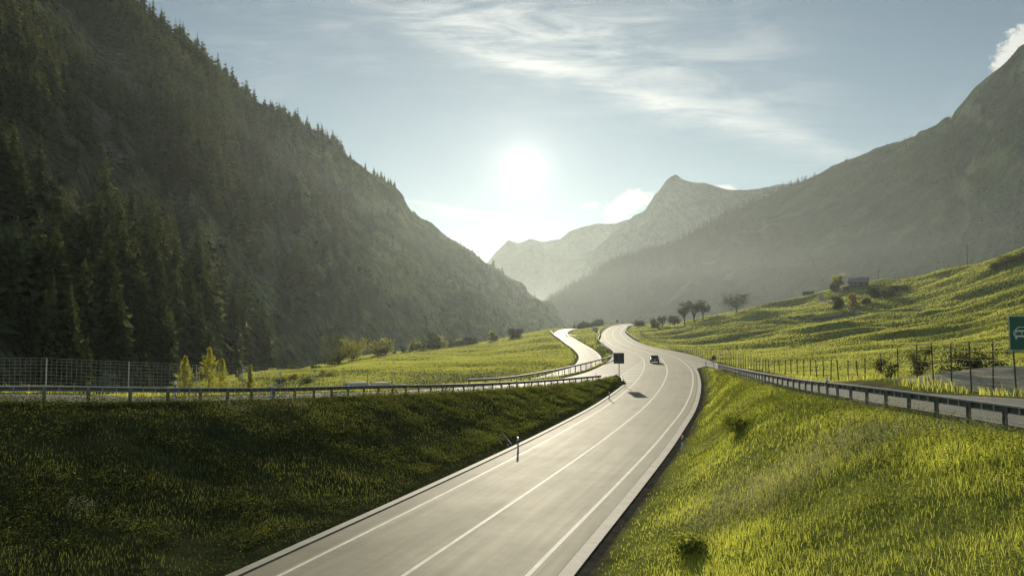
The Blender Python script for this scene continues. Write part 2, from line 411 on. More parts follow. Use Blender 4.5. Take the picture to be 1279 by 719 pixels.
# fold of dirt behind the right fence
H = H + 1.9*np.exp(-((fX-36)/8.5)**2-((fY-58)/6.5)**2)
mound_mask = np.exp(-((fX-35)/8)**2-((fY-56)/7)**2)
# push the ground under the carriageways
tr_d = np.minimum(np.minimum(dM, np.maximum(np.abs(latS)-2.9, 0)+np.where(dS > 0, 5*(dS > 8), 0)), np.minimum(np.where(np.abs(latR) < 60, np.maximum(np.abs(latR)-hw_R[iR], 0)+(dR > 8)*5, 9), np.maximum(np.abs(latD)-hw_D[iD], 0)+(dD > 8)*5))
H = H - (.14+.0010*np.maximum(fY, 0))*(1-smooth(tr_d, .1+.002*np.maximum(fY, 0), .5+.006*np.maximum(fY, 0)))
gH = H.reshape(gX.shape)
def grid_sample(G, X, Y):
    u = (X/(Y+25)-GU[0])/(GU[1]-GU[0]); v = (np.log(Y+25)-GV[0])/(GV[1]-GV[0])
    u = np.clip(u, 0, len(GU)-1.001); v = np.clip(v, 0, len(GV)-1.001)
    i = u.astype(int); j = v.astype(int); fu = u-i; fv = v-j
    return (G[j, i]*(1-fu)+G[j, i+1]*fu)*(1-fv) + (G[j+1, i]*(1-fu)+G[j+1, i+1]*fu)*fv
def ground(X, Y): return grid_sample(gH, np.atleast_1d(np.asarray(X, float)), np.atleast_1d(np.asarray(Y, float)))
def gz(x, y): return float(ground(x, y)[0])
def shp(a): return a.reshape(gX.shape)

# ground colour zones
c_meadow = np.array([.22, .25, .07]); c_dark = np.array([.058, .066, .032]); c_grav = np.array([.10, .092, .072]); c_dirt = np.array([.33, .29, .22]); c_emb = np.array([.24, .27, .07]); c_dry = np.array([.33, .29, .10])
nf = fbm(fX/30, fY/22, 4, 40); nf2 = fbm(fX/6, fY/5, 3, 44)
C = c_meadow*(1+.30*nf[:, None]+.15*nf2[:, None])
dryw = smooth(nf+.5*fbm(fX/60, fY/14, 3, 47), .1, .8)[:, None]*.6; C = C*(1-dryw)+c_dry*dryw
def put(mask, c):
    global C
    C = C*(1-mask[:, None]) + np.asarray(c)*mask[:, None]
put(embR*1.0, c_emb); put(embL*1.0, c_dark)  # left bank ground darkened to stand for its shade
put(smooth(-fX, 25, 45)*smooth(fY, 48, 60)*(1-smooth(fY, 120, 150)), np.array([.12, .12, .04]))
put(((latM > 0) & (fY < 148))*(1-smooth(dM+nf2*.5, .45, 1.2)), c_grav)
put(((latS < 0) & (dS < 3))*(1-smooth(dS, .2, 1.2))*.7, np.array([.25, .22, .13]))
put(((latR > 0))*(1-smooth(dR+nf2*.4, .1, .8))*.8, c_dirt*.7)
put(np.clip(mound_mask*2.2*(fX > 27)-.35+nf2*.5, 0, 1), np.array([.58, .53, .43]))
gF = np.arange(gX.size).reshape(gX.shape)
quads = np.stack([gF[:-1, :-1], gF[:-1, 1:], gF[1:, 1:], gF[1:, :-1]], -1).reshape(-1, 4)

m, nt, out = new_mat('ground_cover')
a = N(nt, 'ShaderNodeAttribute', attribute_name='col'); g = N(nt, 'ShaderNodeNewGeometry')
f1 = noise(nt, g.outputs['Position'], .8, 6, .65); f2 = noise(nt, g.outputs['Position'], 9, 5, .7)
cc = mixc(nt, 1.0, a.outputs['Color'], ramp(nt, f1, [(.3, (.55, .58, .55)), (.7, (1.35, 1.3, 1.2))]), 'MULTIPLY')
cc = mixc(nt, 1.0, cc, ramp(nt, f2, [(.3, (.5, .5, .5)), (.7, (1.4, 1.4, 1.3))]), 'MULTIPLY')
b = N(nt, 'ShaderNodeBsdfDiffuse'); L(nt, cc, b.inputs['Color'])
bm_ = N(nt, 'ShaderNodeBump'); bm_.inputs['Strength'].default_value = .3; bm_.inputs['Distance'].default_value = .25
L(nt, math_(nt, 'ADD', f1, math_(nt, 'MULTIPLY', f2, .35)), bm_.inputs['Height']); L(nt, bm_.outputs[0], b.inputs['Normal'])
L(nt, b.outputs[0], out.inputs[0]); M['ground'] = m
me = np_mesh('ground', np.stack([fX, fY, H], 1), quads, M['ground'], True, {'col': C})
tag(link_mesh('ground', me), kind='structure')

# ------------------------------------------------------------------ road ribbons
def ribbon(name, path, l0, l1, dz, mat, skirt=0, kind='structure', nlat=2, s0=None, s1=None):
    n = len(path); l0 = np.broadcast_to(l0, (n,)); l1 = np.broadcast_to(l1, (n,))
    sel = slice(s0, s1); p = path[sel]; a0 = l0[sel]; a1 = l1[sel]; n = len(p)
    t = tangents(path)[sel]; nn = np.stack([t[:, 1], -t[:, 0]], 1)
    V = []; lat = []; al = []
    cols_ = [a0+(a1-a0)*k/(nlat-1) for k in range(nlat)]
    if skirt: cols_ = [a0]+cols_+[a1]
    for k, c in enumerate(cols_):
        z = p[:, 2]+dz
        if skirt and k in (0, len(cols_)-1): z = z-skirt
        V.append(np.stack([p[:, 0]+nn[:, 0]*c, p[:, 1]+nn[:, 1]*c, z], 1)); lat.append(c+0*z); al.append(np.arange(n)*1.0)
    m_ = len(cols_); V = np.stack(V, 1).reshape(-1, 3); lat = np.stack(lat, 1).ravel(); al = np.stack(al, 1).ravel()
    ids = np.arange(n*m_).reshape(n, m_)
    q = np.stack([ids[:-1, :-1], ids[:-1, 1:], ids[1:, 1:], ids[1:, :-1]], -1).reshape(-1, 4)
    o = link_mesh(name, np_mesh(name, V, q, mat, False, {'lat': lat, 'along': al})); tag(o, kind=kind); return o

ribbon('main_road', road_main, -hwL_M, hwR_M, 0, M['asphalt'], skirt=.5, nlat=9)
ribbon('slip_road', slip_left, -hwL_S, hwR_S, -.012, M['asphalt_side'], skirt=.5, nlat=4)
ribbon('side_road', side_road, -hw_D, hw_D, 0, M['asphalt_side'], skirt=.5, nlat=4)
ribbon('slip_road', slip_right, -hw_R, hw_R, -.02, M['asphalt_side'], skirt=.5, nlat=4)
iy = lambda path, Y: int(np.argmin(np.abs(path[:, 1]-Y)))
lo = lineoff(Y_)
far_w = np.interp(Y_, [25, 150, 400], [.085, .11, .17])
ribbon('road_marking', road_main, -lo-far_w, -lo+far_w, .005, M['line'])
ribbon('road_marking', road_main, -far_w, far_w, .005, M['line'])
ribbon('road_marking', road_main, lo-far_w, lo+far_w, .005, M['line'], s1=iy(road_main, 480))
# gutter and kerb on the right-hand side of the main road, up to the gore
ribbon('gutter', road_main, 4.64, 5.12, .035, M['concrete'], skirt=.4, s1=iy(road_main, 147))
ribbon('verge', road_main, 5.12, 5.75, -.02, M['verge'], skirt=.3, s1=iy(road_main, 146))
ribbon('gutter', road_main, -5.25, -4.89, .05, M['concrete'], skirt=.4, s1=iy(road_main, 110))
# slip-road marking edges
ribbon('road_marking', slip_left, -2.65, -2.5, -.007, M['line'])
ribbon('road_marking', slip_left, 2.5, 2.65, -.007, M['line'], s1=iy(slip_left, 118))
ribbon('road_marking', slip_right, hw_R-.45, hw_R-.3, -.015, M['line'])
ribbon('kerb', slip_right, -hw_R-.32, -hw_R-.02, .06, M['concrete'], skirt=.4, s1=iy(slip_right, 135))
ribbon('road_marking', side_road, hw_D-.55, hw_D-.25, .005, M['line'], s0=iy(side_road, 140))
ribbon('road_marking', side_road, -hw_D+.2, -hw_D+.35, .005, M['line'], s0=iy(side_road, 140))
# hatched gore between the slip lane and the main carriageway
tM = tangents(road_main); nM = np.stack([tM[:, 1], -tM[:, 0]], 1)
def Mpt(Y, lat, dz): 
    i = np.interp(Y, road_main[:, 1], np.arange(len(road_main))); i0 = int(i)
    p = road_main[i0]+(road_main[min(i0+1, len(road_main)-1)]-road_main[i0])*(i-i0); return (p[0]+nM[i0, 0]*lat, p[1]+nM[i0, 1]*lat, p[2]+dz)
gore = lambda Y: -np.interp(Y, [108, 116, 126, 140, 155, 170], [4.9, 6.0, 7.0, 6.6, 5.4, 4.2])
gb = MB()
for k, Y in enumerate(np.arange(113.5, 166, 3.4)):
    l1 = gore(Y)+.1; l0 = -lineoff(Y)-.15
    gb.add([Mpt(Y, l0, .006), Mpt(Y+1.0, l0, .006), Mpt(Y+2.2, l1, .006), Mpt(Y+1.2, l1, .006)], [[0, 1, 2, 3]])
yy = np.linspace(116, 171, 40)
gb.add([Mpt(y, gore(y)-.13, .006) for y in yy]+[Mpt(y, gore(y)+.03, .006) for y in yy], [[i, i+1, 41+i, 40+i] for i in range(39)])
for Y in np.arange(139, 176, 4.2):
    gb.add([Mpt(Y, 4.6, .006), Mpt(Y+.9, 4.6, .006), Mpt(Y+1.6, np.interp(Y, [139, 150, 158, 175], [4.8, 6.6, 7.4, 5]), .006), Mpt(Y+.7, np.interp(Y, [139, 150, 158, 175], [4.8, 6.6, 7.4, 5]), .006)], [[0, 1, 2, 3]])
tag(gb.build('road_marking', M['line']), kind='structure')

# ------------------------------------------------------------------ mountains
def lerp_cols(pts, px):
    p = np.array(pts, float); return [np.interp(px, p[:, 0], p[:, k]) for k in range(1, p.shape[1])]
def mountain(name, sky, base, px0, px1, ni, nj, mat, prof=1.1, amp=14, scale=60, seed=1, back=.5, colf=None, gul=0, jag=0, goct=4):
    px = np.linspace(px0, px1, ni); sy, sY = lerp_cols(sky, px); bY, bz = lerp_cols(base, px)
    th = (359.5-sy)/FPX; s_ = sY/(cP-th*sP); sz = HCAM+(sP+th*cP)*s_
    u = (px-639.5)/FPX/cP
    t = np.linspace(0, 1, nj); tb = 1+np.array([.03, .1, .25, .5])*back*2; tt = np.r_[t, tb]
    Yg = bY[:, None]+(sY-bY)[:, None]*tt[None]
    zg = bz[:, None]+(sz-bz)[:, None]*np.minimum(tt, 1)[None]**prof
    zg = zg-(np.maximum(tt-1, 0)[None]*(sz-bz)[:, None]*.9)
    Xg = u[:, None]*Yg*1.0
    arc = np.cumsum(np.r_[0, np.hypot(np.diff(u*sY), np.diff(sY))])*.6
    A = arc[:, None]+0*Yg; T = (tt[None]*(np.hypot(sY-bY, sz-bz))[:, None])
    env = np.minimum(1, tt*4)*np.where(tt > 1, 1, 1)*(.35+.65*np.clip((1-tt)*6, 0, 1))
    warp = fbm(A/scale/1.5, T/scale/1.5, 3, seed+70)*scale*.7
    d = fbm(A/scale, T/scale/1.6, 5, seed)*amp + ridged((A+warp)/(scale*.8), T/(scale*4), goct, seed+9)*gul
    dz = d*env[None]
    zg = zg+dz
    Yg = Yg-dz*.6
    if jag: zg = zg+(ridged(A/scale*1.7, T*0+3, 5, seed+30)*jag)*np.clip((tt[None]-.3), 0, 1)
    # neighbours' slope for colouring
    V = np.stack([Xg, Yg, zg], -1)
    ids = np.arange(ni*len(tt)).reshape(ni, len(tt))
    q = np.stack([ids[:-1, :-1], ids[1:, :-1], ids[1:, 1:], ids[:-1, 1:]], -1).reshape(-1, 4)
    att = {}
    if colf is not None: att['col'] = colf(px[:, None]+0*Yg, tt[None]+0*Yg, A, T, d).reshape(-1, 3)
    o = link_mesh(name, np_mesh(name, V.reshape(-1, 3), q, mat, True, att)); tag(o, kind='structure')
    return V[:, :nj], px, t

def slope_mat(name, sc=.03, contrast=.5):
    m, nt, out = new_mat(name)
    a = N(nt, 'ShaderNodeAttribute', attribute_name='col'); g = N(nt, 'ShaderNodeNewGeometry')
    f1 = noise(nt, g.outputs['Position'], sc, 8, .7); f2 = noise(nt, g.outputs['Position'], sc*8, 5, .75)
    lo_, hi_ = 1-contrast, 1+contrast*.9
    cc = mixc(nt, 1.0, a.outputs['Color'], ramp(nt, f1, [(.32, (lo_,)*3), (.68, (hi_,)*3)]), 'MULTIPLY')
    cc = mixc(nt, 1.0, cc, ramp(nt, f2, [(.35, (lo_,)*3), (.65, (hi_,)*3)]), 'MULTIPLY')
    f3 = noise(nt, g.outputs['Position'], sc*45, 3, .7)
    cc = mixc(nt, 1.0, cc, ramp(nt, f3, [(.35, (.55,)*3), (.65, (1.5,)*3)]), 'MULTIPLY')
    b = N(nt, 'ShaderNodeBsdfDiffuse'); L(nt, cc, b.inputs[0])
    bp_ = N(nt, 'ShaderNodeBump'); bp_.inputs['Strength'].default_value = .8; bp_.inputs['Distance'].default_value = .12/sc
    L(nt, math_(nt, 'ADD', f1, math_(nt, 'MULTIPLY', f2, .3)), bp_.inputs['Height']); L(nt, bp_.outputs[0], b.inputs['Normal'])
    L(nt, b.outputs[0], out.inputs[0]); return m
M['slope'] = slope_mat('mountain_slope', .03, .42)
M['slope_far'] = slope_mat('far_rock', .004, .35)

def col_left(px, t, A, T, d):
    n = fbm(A/40, T/40, 4, 61)*1.2; g = fbm(A/14, T/70, 3, 66)
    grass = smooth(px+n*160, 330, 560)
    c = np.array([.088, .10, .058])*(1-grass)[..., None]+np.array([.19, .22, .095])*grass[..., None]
    c = c*(1+.35*n[..., None]+.3*g[..., None])
    rock = smooth(fbm(A/30, T/18, 4, 71), .32, .5)
    return c*(1-rock[..., None]*.6)+np.array([.13, .13, .12])*rock[..., None]*.6
def col_right(px, t, A, T, d):
    n = fbm(A/120, T/120, 4, 81); g = fbm(A/25, T/200, 3, 86)
    forest = 1-smooth(px+n*90-(1-t)*180, 930, 1020)
    c = np.array([.075, .098, .060])*(1-forest)[..., None]+np.array([.030, .040, .028])*forest[..., None]
    c = c*(1+.3*n[..., None]+.25*g[..., None])
    rock = smooth(fbm(A/90, T/60, 4, 91)+.45*smooth(px, 1150, 1230)*smooth(t, .3, .8), .40, .6)
    return c*(1-rock[..., None]*.7)+np.array([.10, .105, .10])*rock[..., None]*.7
def col_rock(px, t, A, T, d):
    n = fbm(A/300, T/300, 4, 95)
    return (np.array([.15, .17, .17])*(1+.4*n[..., None]))

left_sky = [(-420, -330, 300), (-200, -190, 330), (0, -75, 400), (60, -42, 430), (112, 0, 465), (145, 14, 480), (185, 48, 510), (230, 72, 545), (262, 98, 580), (285, 114, 620), (345, 140, 700), (395, 168, 770), (440, 205, 850), (470, 225, 900), (500, 240, 950), (512, 262, 980), (530, 278, 1020), (560, 300, 1090), (590, 318, 1150), (625, 343, 1220), (655, 362, 1290), (685, 382, 1360), (700, 391, 1390), (712, 404, 1420), (725, 421, 1440)]
left_base = [(-420, 110, 0), (0, 118, -4), (150, 140, -5), (260, 185, -6), (330, 245, -6), (430, 330, -6), (500, 420, -4), (600, 520, -4), (700, 650, 0), (725, 700, 0)]
VL, pxL, tL = mountain('mountain', left_sky, left_base, -420, 725, 420, 170, M['slope'], 1.0, np.interp(np.linspace(-420, 725, 420), [400, 540], [14, 5])[:, None], 70, 3, goct=2, colf=col_left, gul=np.interp(np.linspace(-420, 725, 420), [300, 480, 560, 725], [11, 12, 17, 15])[:, None], jag=4)
right_sky = [(655, 400, 1500), (685, 377, 1550), (700, 371, 1570), (730, 355, 1620), (760, 341, 1680), (800, 323, 1750), (830, 309, 1800), (870, 290, 1850), (900, 276, 1900), (930, 262, 1940), (960, 249, 1980), (1010, 226, 2030), (1060, 203, 2060), (1100, 190, 2080), (1150, 176, 2090), (1185, 165, 2060), (1196, 150, 2000), (1225, 118, 1950), (1250, 95, 1900), (1279, 70, 1850), (1340, 20, 1800), (1500, -60, 1700), (1750, -120, 1600)]
right_base = [(655, 1380, 0), (700, 1250, 0), (800, 1100, 0), (900, 950, 5), (1000, 850, 8), (1150, 760, 15), (1279, 700, 25), (1750, 600, 60)]
VR, pxR, tR = mountain('mountain', right_sky, right_base, 655, 1750, 420, 190, M['slope'], 1.12, 34, 190, 8, colf=col_right, gul=np.interp(np.linspace(655, 1750, 420), [900, 1100, 1200, 1750], [22, 34, 75, 75])[:, None], jag=9)
far_a = [(640, 430, 3600), (700, 356, 3600), (712, 350, 3620), (740, 318, 3700), (769, 294, 3750), (806, 273, 3800), (822, 248, 3900), (827, 239, 3920), (833, 228, 3950), (839, 222.5, 3980), (845, 221, 4000), (853, 225.5, 4000), (862, 229, 4000), (883, 233, 4000), (907, 241, 4000), (930, 243, 4000), (948, 241, 4000), (975, 233, 4000), (1050, 220, 4000), (1200, 200, 4000)]
far_b = [(560, 420, 5600), (600, 345, 5600), (619, 319, 5600), (635, 303, 5650), (647, 306, 5650), (663, 298, 5700), (680, 304, 5700), (700, 303, 5700), (712, 292, 5750), (728, 286, 5800), (745, 281, 5850), (769, 278, 5900), (800, 268, 5900), (900, 262, 5900), (1000, 240, 5900)]
mountain('mountain', far_a, [(600, 2500, 0), (1250, 2500, 0)], 640, 1200, 260, 90, M['slope_far'], 1.2, 70, 420, 15, colf=col_rock, gul=80, jag=34)
mountain('mountain', far_b, [(500, 4500, 0), (1050, 4500, 0)], 560, 1000, 200, 70, M['slope_far'], 1.2, 90, 500, 25, colf=col_rock, gul=80, jag=30)
# ------------------------------------------------------------------ guardrails
def path_at(path, s):
    d = np.r_[0, np.cumsum(np.linalg.norm(np.diff(path[:, :2], axis=0), axis=1))]
    p = np.array([np.interp(s, d, path[:, k]) for k in range(3)])
    e = np.array([np.interp(min(s+.5, d[-1]), d, path[:, k])-np.interp(max(s-.5, 0), d, path[:, k]) for k in range(3)])
    return p, math.atan2(e[1], e[0]), d[-1]
def post_proto():
    b = MB()                                   # C-section post
    b.prism([(-.085, -.045), (.085, -.045), (.085, .045), (.072, .045), (.072, -.032), (-.072, -.032), (-.072, .045), (-.085, .045)], -.7, .74, axis='z')
    return b.mesh('post', M['galv_dark'])
POST_ME = post_proto()
SPACER_ME = MB().box((0, 0, .648), (.05, .03, .20)).mesh('spacer', M['wire_light'])
def guardrail(path, spacing, label, group='guardrails along the roads', road_side=1, first=.6, end_turn=(False, False), mat='galv_dark', boxed=True):
    """road_side: +1 when the carriageway lies to the right of the path"""
    path = resample(path, 1.0)
    t = empty('guardrail', tuple(path[0]), 0, label, 'guardrail', group)
    P0 = path.copy()
    if end_turn[0]: n_ = 8; P0[:n_, 2] -= np.linspace(.62, 0, n_)
    if end_turn[1]: n_ = 8; P0[-n_:, 2] -= np.linspace(0, .62, n_)
    s = road_side
    mb = MB(); o_ = .09
    # W-beam facing the carriageway
    W_ = [(0, .55), (.035, .56), (.085, .585), (.085, .61), (.03, .635), (.03, .66), (.085, .685), (.085, .71), (.035, .735), (0, .75)]
    prof = [(s*(o_+a), h) for a, h in W_]+[(s*(o_+a-.012), h) for a, h in W_[::-1]]
    mb.sweep(P0, prof)
    mb.build('beam', M[mat], t, world=True)  # default steel is darker, holding the shade of the beam's back
    if boxed:
        cb = MB(); cb.sweep(P0, [(s*(-.01), .745), (s*.21, .745), (s*.21, .80), (s*(-.01), .80)]); cb.build('top_rail', M['wire_light'], t, world=True)  # paler steel stands in for sun on the top edge
        lb = MB(); lb.sweep(P0, [(s*.06, .515), (s*.13, .515), (s*.13, .545), (s*.06, .545)]); lb.build('lower_rail', M['wire_light'], t, world=True)  # paler steel again, for the lit lower edge of the beam
        total = path_at(path, 0)[2]; q = first+spacing/3; k = 0
        while q < total and k < 98:
            p, a, _ = path_at(path, q); q += spacing/3
            if p[1] < 22 or abs(p[0]/p[1]) > .68: continue
            o = link_mesh('spacer', SPACER_ME, t); o.rotation_euler = (0, 0, a); k += 1
            o.location = (p[0]-path[0, 0]-math.sin(a)*.055*(-s), p[1]-path[0, 1]+math.cos(a)*.055*(-s), p[2]-path[0, 2])
    total = path_at(path, 0)[2]; q = first; k = 0
    while q < total-.2 and k < 98:
        p, a, _ = path_at(path, q)
        o = link_mesh('post', POST_ME, t); o.location = (p[0]-path[0, 0], p[1]-path[0, 1], p[2]-path[0, 2]); o.rotation_euler = (0, 0, a); q += spacing; k += 1
    return t
near_path = rail_near[[i for i in range(len(rail_near))]]
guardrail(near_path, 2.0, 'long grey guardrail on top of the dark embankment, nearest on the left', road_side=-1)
# far rail of the left slip road, then along the left of the main road
fr = [(q[0], q[1], q[2]) for q in offset(rail_near, -7.9)[int(len(rail_near)*.80)::9]]
far_px = [(690, 125), (722, 143), (745, 158), (757, 168), (766, 186), (764, 205), (755, 240), (747.2, 280), (746.5, 300), (748.5, 340), (747.5, 385), (752.5, 435), (760, 470), (772.5, 500)]
fz = lambda Y: float(np.interp(Y, [125, 143, 160, 186], [1.75, 2.0, 2.4, Mz(186)+.02])) if Y < 186 else float(Mz(Y))+.02
fr = [p for p in fr if p[1] < 108]+[(XY(px, Y), Y, fz(Y)) for px, Y in far_px]
far_rail = catmull(fr, 1.0)
guardrail(far_rail, 4.2, 'dark guardrail curving along the far side of the slip road up to the crest', road_side=1, mat='galv_dark')
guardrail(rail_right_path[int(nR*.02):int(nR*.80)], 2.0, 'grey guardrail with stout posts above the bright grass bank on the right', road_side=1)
rr = [(Mpt(Y, float(np.interp(Y, [150, 295, 345, 400, 470], [8, 7.6, 7.3, 6.4, 6.0])), .02)) for Y in np.arange(285, 476, 8)]
guardrail(catmull(rr, 1.0), 4, 'guardrail along the right of the main road below the hill crest', road_side=-1, mat='galv_dark')
guardrail(catmull([(-70, 90.5, .25), (-58, 92, .1), (-47, 95.5, -.1), (-41.5, 97.5, -.2)], 1.0), 4, 'pale low guardrail with a sunken end beside the shaded side road', road_side=-1, end_turn=(False, True), boxed=False, mat='galv')
guardrail(catmull([P(688, 414.5, 395), P(690.5, 417.5, 372), P(693.5, 420.5, 352)], 1.0), 3, 'short white rail piece on the outer bend of the far side road', road_side=1, boxed=False, mat='galv')
guardrail(catmull([P(706.5, 416.5, 385), P(708.5, 419, 360), P(714, 420.5, 345), P(722, 421.5, 335), P(733, 422, 330), P(744, 422, 328)], 1.0), 4, 'pale rail bending from the far side road towards the grey panel sign', road_side=1, boxed=False, mat='galv')

# ------------------------------------------------------------------ fences
def fence(pts, spacing, height, label, wires, postmat, mesh_w=0, group=None, wm='wire', pr=.045, base_z=None, lean=0):
    path = resample(np.array(pts, float), .5)
    t = empty('fence', (path[0, 0], path[0, 1], gz(path[0, 0], path[0, 1])), 0, label, 'fence', group)
    pm = MB().tube((0, 0, -.5), (0, 0, 1), pr, pr*.92, 7)
    pme = pm.mesh('post', M[postmat])
    tops = []; q = 0; k = 0; total = path_at(path, 0)[2]
    while q <= total and k < 99:
        p, a, _ = path_at(path, q)
        zt = p[2] if base_z is None else gz(p[0], p[1])+height
        zb = gz(p[0], p[1]); h = max(zt-zb, .6)
        o = link_mesh('post', pme, t); o.location = (p[0]-t.location.x, p[1]-t.location.y, zb-t.location.z); o.scale = (1, 1, h)
        o.rotation_euler = (random.gauss(0, lean), random.gauss(0, lean), a)
        tops.append((Vector((p[0], p[1], zb)), h, o)); q += spacing; k += 1
    # posts are unit-height: bake the scale into their own meshes where lengths differ
    for (b0, h, o) in tops:
        me = o.data.copy(); me.transform(Matrix.Diagonal((1, 1, h, 1))); o.data = me; o.scale = (1, 1, 1)
    wb_ = MB()
    for (b0, h0, _), (b1, h1, _) in zip(tops[:-1], tops[1:]):
        for w_ in wires:
            wb_.tube(b0+Vector((0, 0, h0*w_)), b1+Vector((0, 0, h1*w_)), WIRE_R*(1+.004*b0.y), n=4, caps=False)
        if mesh_w:
            n_ = max(2, int((b1-b0).length/mesh_w))
            for j in range(n_):
                f = j/n_; bb = b0.lerp(b1, f); hh = h0+(h1-h0)*f
                wb_.tube(bb+Vector((0, 0, .03)), bb+Vector((0, 0, hh*.99)), WIRE_R*.55, n=3, caps=False)
    wb_.build('wire_mesh', M[wm], t, world=True)
    return t
WIRE_R = .006
fl = [(10, 446.5, 51), (77, 447.5, 53), (173, 452, 56), (255, 456, 60), (323, 458, 66), (381, 461, 72), (429, 464, 78), (472, 465, 85), (508, 465, 90), (540, 464.7, 95), (568, 464.3, 101), (592, 463.8, 107), (614, 463.8, 112), (632, 464, 117), (649, 463.5, 122), (663, 463, 127), (683, 461.5, 134), (698, 459.5, 141), (715, 457, 151), (734, 453, 163), (744, 451, 171)]
flp = [P(*f) for f in fl]; first_ = (flp[0][0]-12, flp[0][1]-4.5, flp[0][2]); flp = [first_]+flp
WIRE_R = .009
fence(catmull(flp, .5), 5.0, 2.1, 'tall wire mesh fence with slim steel posts behind the left guardrail', [.02, .12, .22, .32, .42, .52, .62, .72, .82, .91, .995], 'galv', mesh_w=.28, pr=.045, wm='wire_light')
WIRE_R = .010
fR = [P(1279, 425, 42.5), P(1252, 426, 45), P(1221, 427, 48), P(1198, 428, 50.5), P(1176, 427.5, 53), P(1157, 427.5, 55.5), P(1138.6, 428, 58), P(1118, 435, 60.3), P(1101, 440, 62.5), P(1086, 445, 64.5), P(1071, 449.5, 67)]
fR = [(fR[0][0]+9, fR[0][1]-9, fR[0][2])]+fR
fence(np.array(fR), 2.75, 2, 'sagging livestock fence with dark posts over the bare earth mound', [.05, .2, .34, .5, .65, .82, .97], 'wood', pr=.045, lean=.02, wm='wire_light')
fR2 = [P(1071, 449.5, 67)]+[P(1046, 448.6, 73), P(1010, 449, 85), P(985, 449, 94), P(961, 448.5, 104), P(941, 445, 119), P(923, 442, 135), P(905, 438.8, 154), P(888, 436.8, 172), P(859, 433.3, 204), P(842, 430, 228), P(826, 425, 262), P(808, 418, 310), P(798, 412, 360)]
fence(resample(np.array(fR2), .5), 2.9, 1.3, 'long pasture fence of close wooden posts following the right slip road', [.15, .4, .65, .92], 'wood', pr=.05, lean=.03)
WIRE_R = .014
fH = [P(x, 388.5-(x-1190)*.012, 262) for x in np.linspace(1188, 1420, 20)]
fence([(p[0], p[1], 0) for p in fH], 3.6, 1.1, 'low pasture fence halfway up the right hillside', [.45, .95], 'wood', pr=.07, base_z=1)
fD = [P(722, 422, 318), P(733, 422.5, 312), P(747, 422, 305)]
fence([(p[0], p[1], 0) for p in fD], 2.6, 1.3, 'short fence below the grey panel sign between the two far roads', [.5, .95], 'wood', pr=.06, base_z=1)

# ------------------------------------------------------------------ delineator posts
def delineator_parts():
    b = MB(); b.prism([(-.06, -.05), (.06, -.05), (.045, .05), (-.045, .05)], -.4, 1.02, axis='z')
    c = MB(); c.prism([(-.06, -.05), (.06, -.05), (.045, .05), (-.045, .05)], 1.02, 1.08, axis='z')
    k = MB(); k.v = []
    for w_, d_, z0, z1, z2, z3 in ((.064, .054, .66, .72, .90, .84),):
        x, y = w_, d_
        vs = [(-x, -y, z0), (x, -y, z1), (x*.78, y, z1), (-x*.78, y, z0), (-x, -y, z3), (x, -y, z2), (x*.78, y, z2), (-x*.78, y, z3)]
        k.add(vs, [[3, 2, 1, 0], [4, 5, 6, 7], [0, 1, 5, 4], [1, 2, 6, 5], [2, 3, 7, 6], [3, 0, 4, 7]])
    r = MB().box((0, -.057, .78), (.04, .012, .12))
    return b.mesh('body', M['post_white']), c.mesh('cap', M['post_white']), k.mesh('black_band', M['black']), r.mesh('reflector', M['reflector'])
DEL = delineator_parts()
def delineator(x, y, label, rz=0, sc_=1.0, z=None):
    t = empty('delineator_post', (x, y, gz(x, y) if z is None else z), rz, label, 'delineator post', 'roadside delineator posts')
    for nme, me in zip(('body', 'cap', 'black_band', 'reflector'), DEL): link_mesh(nme, me, t)
    t.rotation_euler = (random.gauss(0, .015), random.gauss(0, .02), rz)
    return t
def on_path(path, Y, lat=0):
    i = iy(path, Y); t_ = tangents(path)[i]; return path[i, 0]+t_[1]*lat, path[i, 1]-t_[0]*lat
for px, Y, lab in [(221.5, 46.5, 'white delineator post in front of the young larches, left of the fence post'),
                   (341, 51, 'white delineator post standing in front of the left guardrail'),
                   (557, 76, 'short-looking white delineator post rising above the left guardrail, right of the parked vehicles'),
                   (645, 87.5, 'slim delineator post at the far right stretch of the left guardrail')]:
    x_ = XY(px, Y); i = int(np.argmin(np.abs(rail_near[:, 0]-x_)))
    Yp = rail_near[i, 1]+(-.45 if px == 341 or px == 645 else (4.2 if px == 557 else 2.0)); delineator(XY(px, Yp), Yp, lab, z=rail_near[i, 2]-.03)
xx, yy2 = XY(647.2, 54), 54.0
delineator(XY(647.2, 52.5), 52.5, 'white delineator post at the left edge of the main road, nearest the camera', -.3)
delineator(XY(760, 89.5), 89.5, 'white delineator post on the left verge just before the gore', -.3)
delineator(XY(744, 114), 114, 'delineator post where the left guardrail meets the gore', -.3)
delineator(XY(850, 50.5), 50.5, 'dark-fronted delineator post on the gravel edge right of the main road', .2)
delineator(XY(884.5, 109), 109, 'small delineator post in the grass right of the curve', .2)
delineator(XY(880.5, 143), 143, 'tiny delineator post at the tip of the right gore', .2)
delineator(*[XY(1031.5, 42.6), 42.6], 'tall white delineator post at the right guardrail, largest of the right-hand posts', .1)
delineator(*[XY(952.3, 67.5), 67.5], 'white delineator post midway along the right guardrail', .1)
delineator(*[XY(921.5, 92), 92], 'small delineator post at the start of the right guardrail', .1)
delineator(*[XY(463.5, 133), 133], 'delineator post behind the parked white vehicles')
delineator(*[XY(683, 160), 160], 'delineator post on the inner bend of the side road')

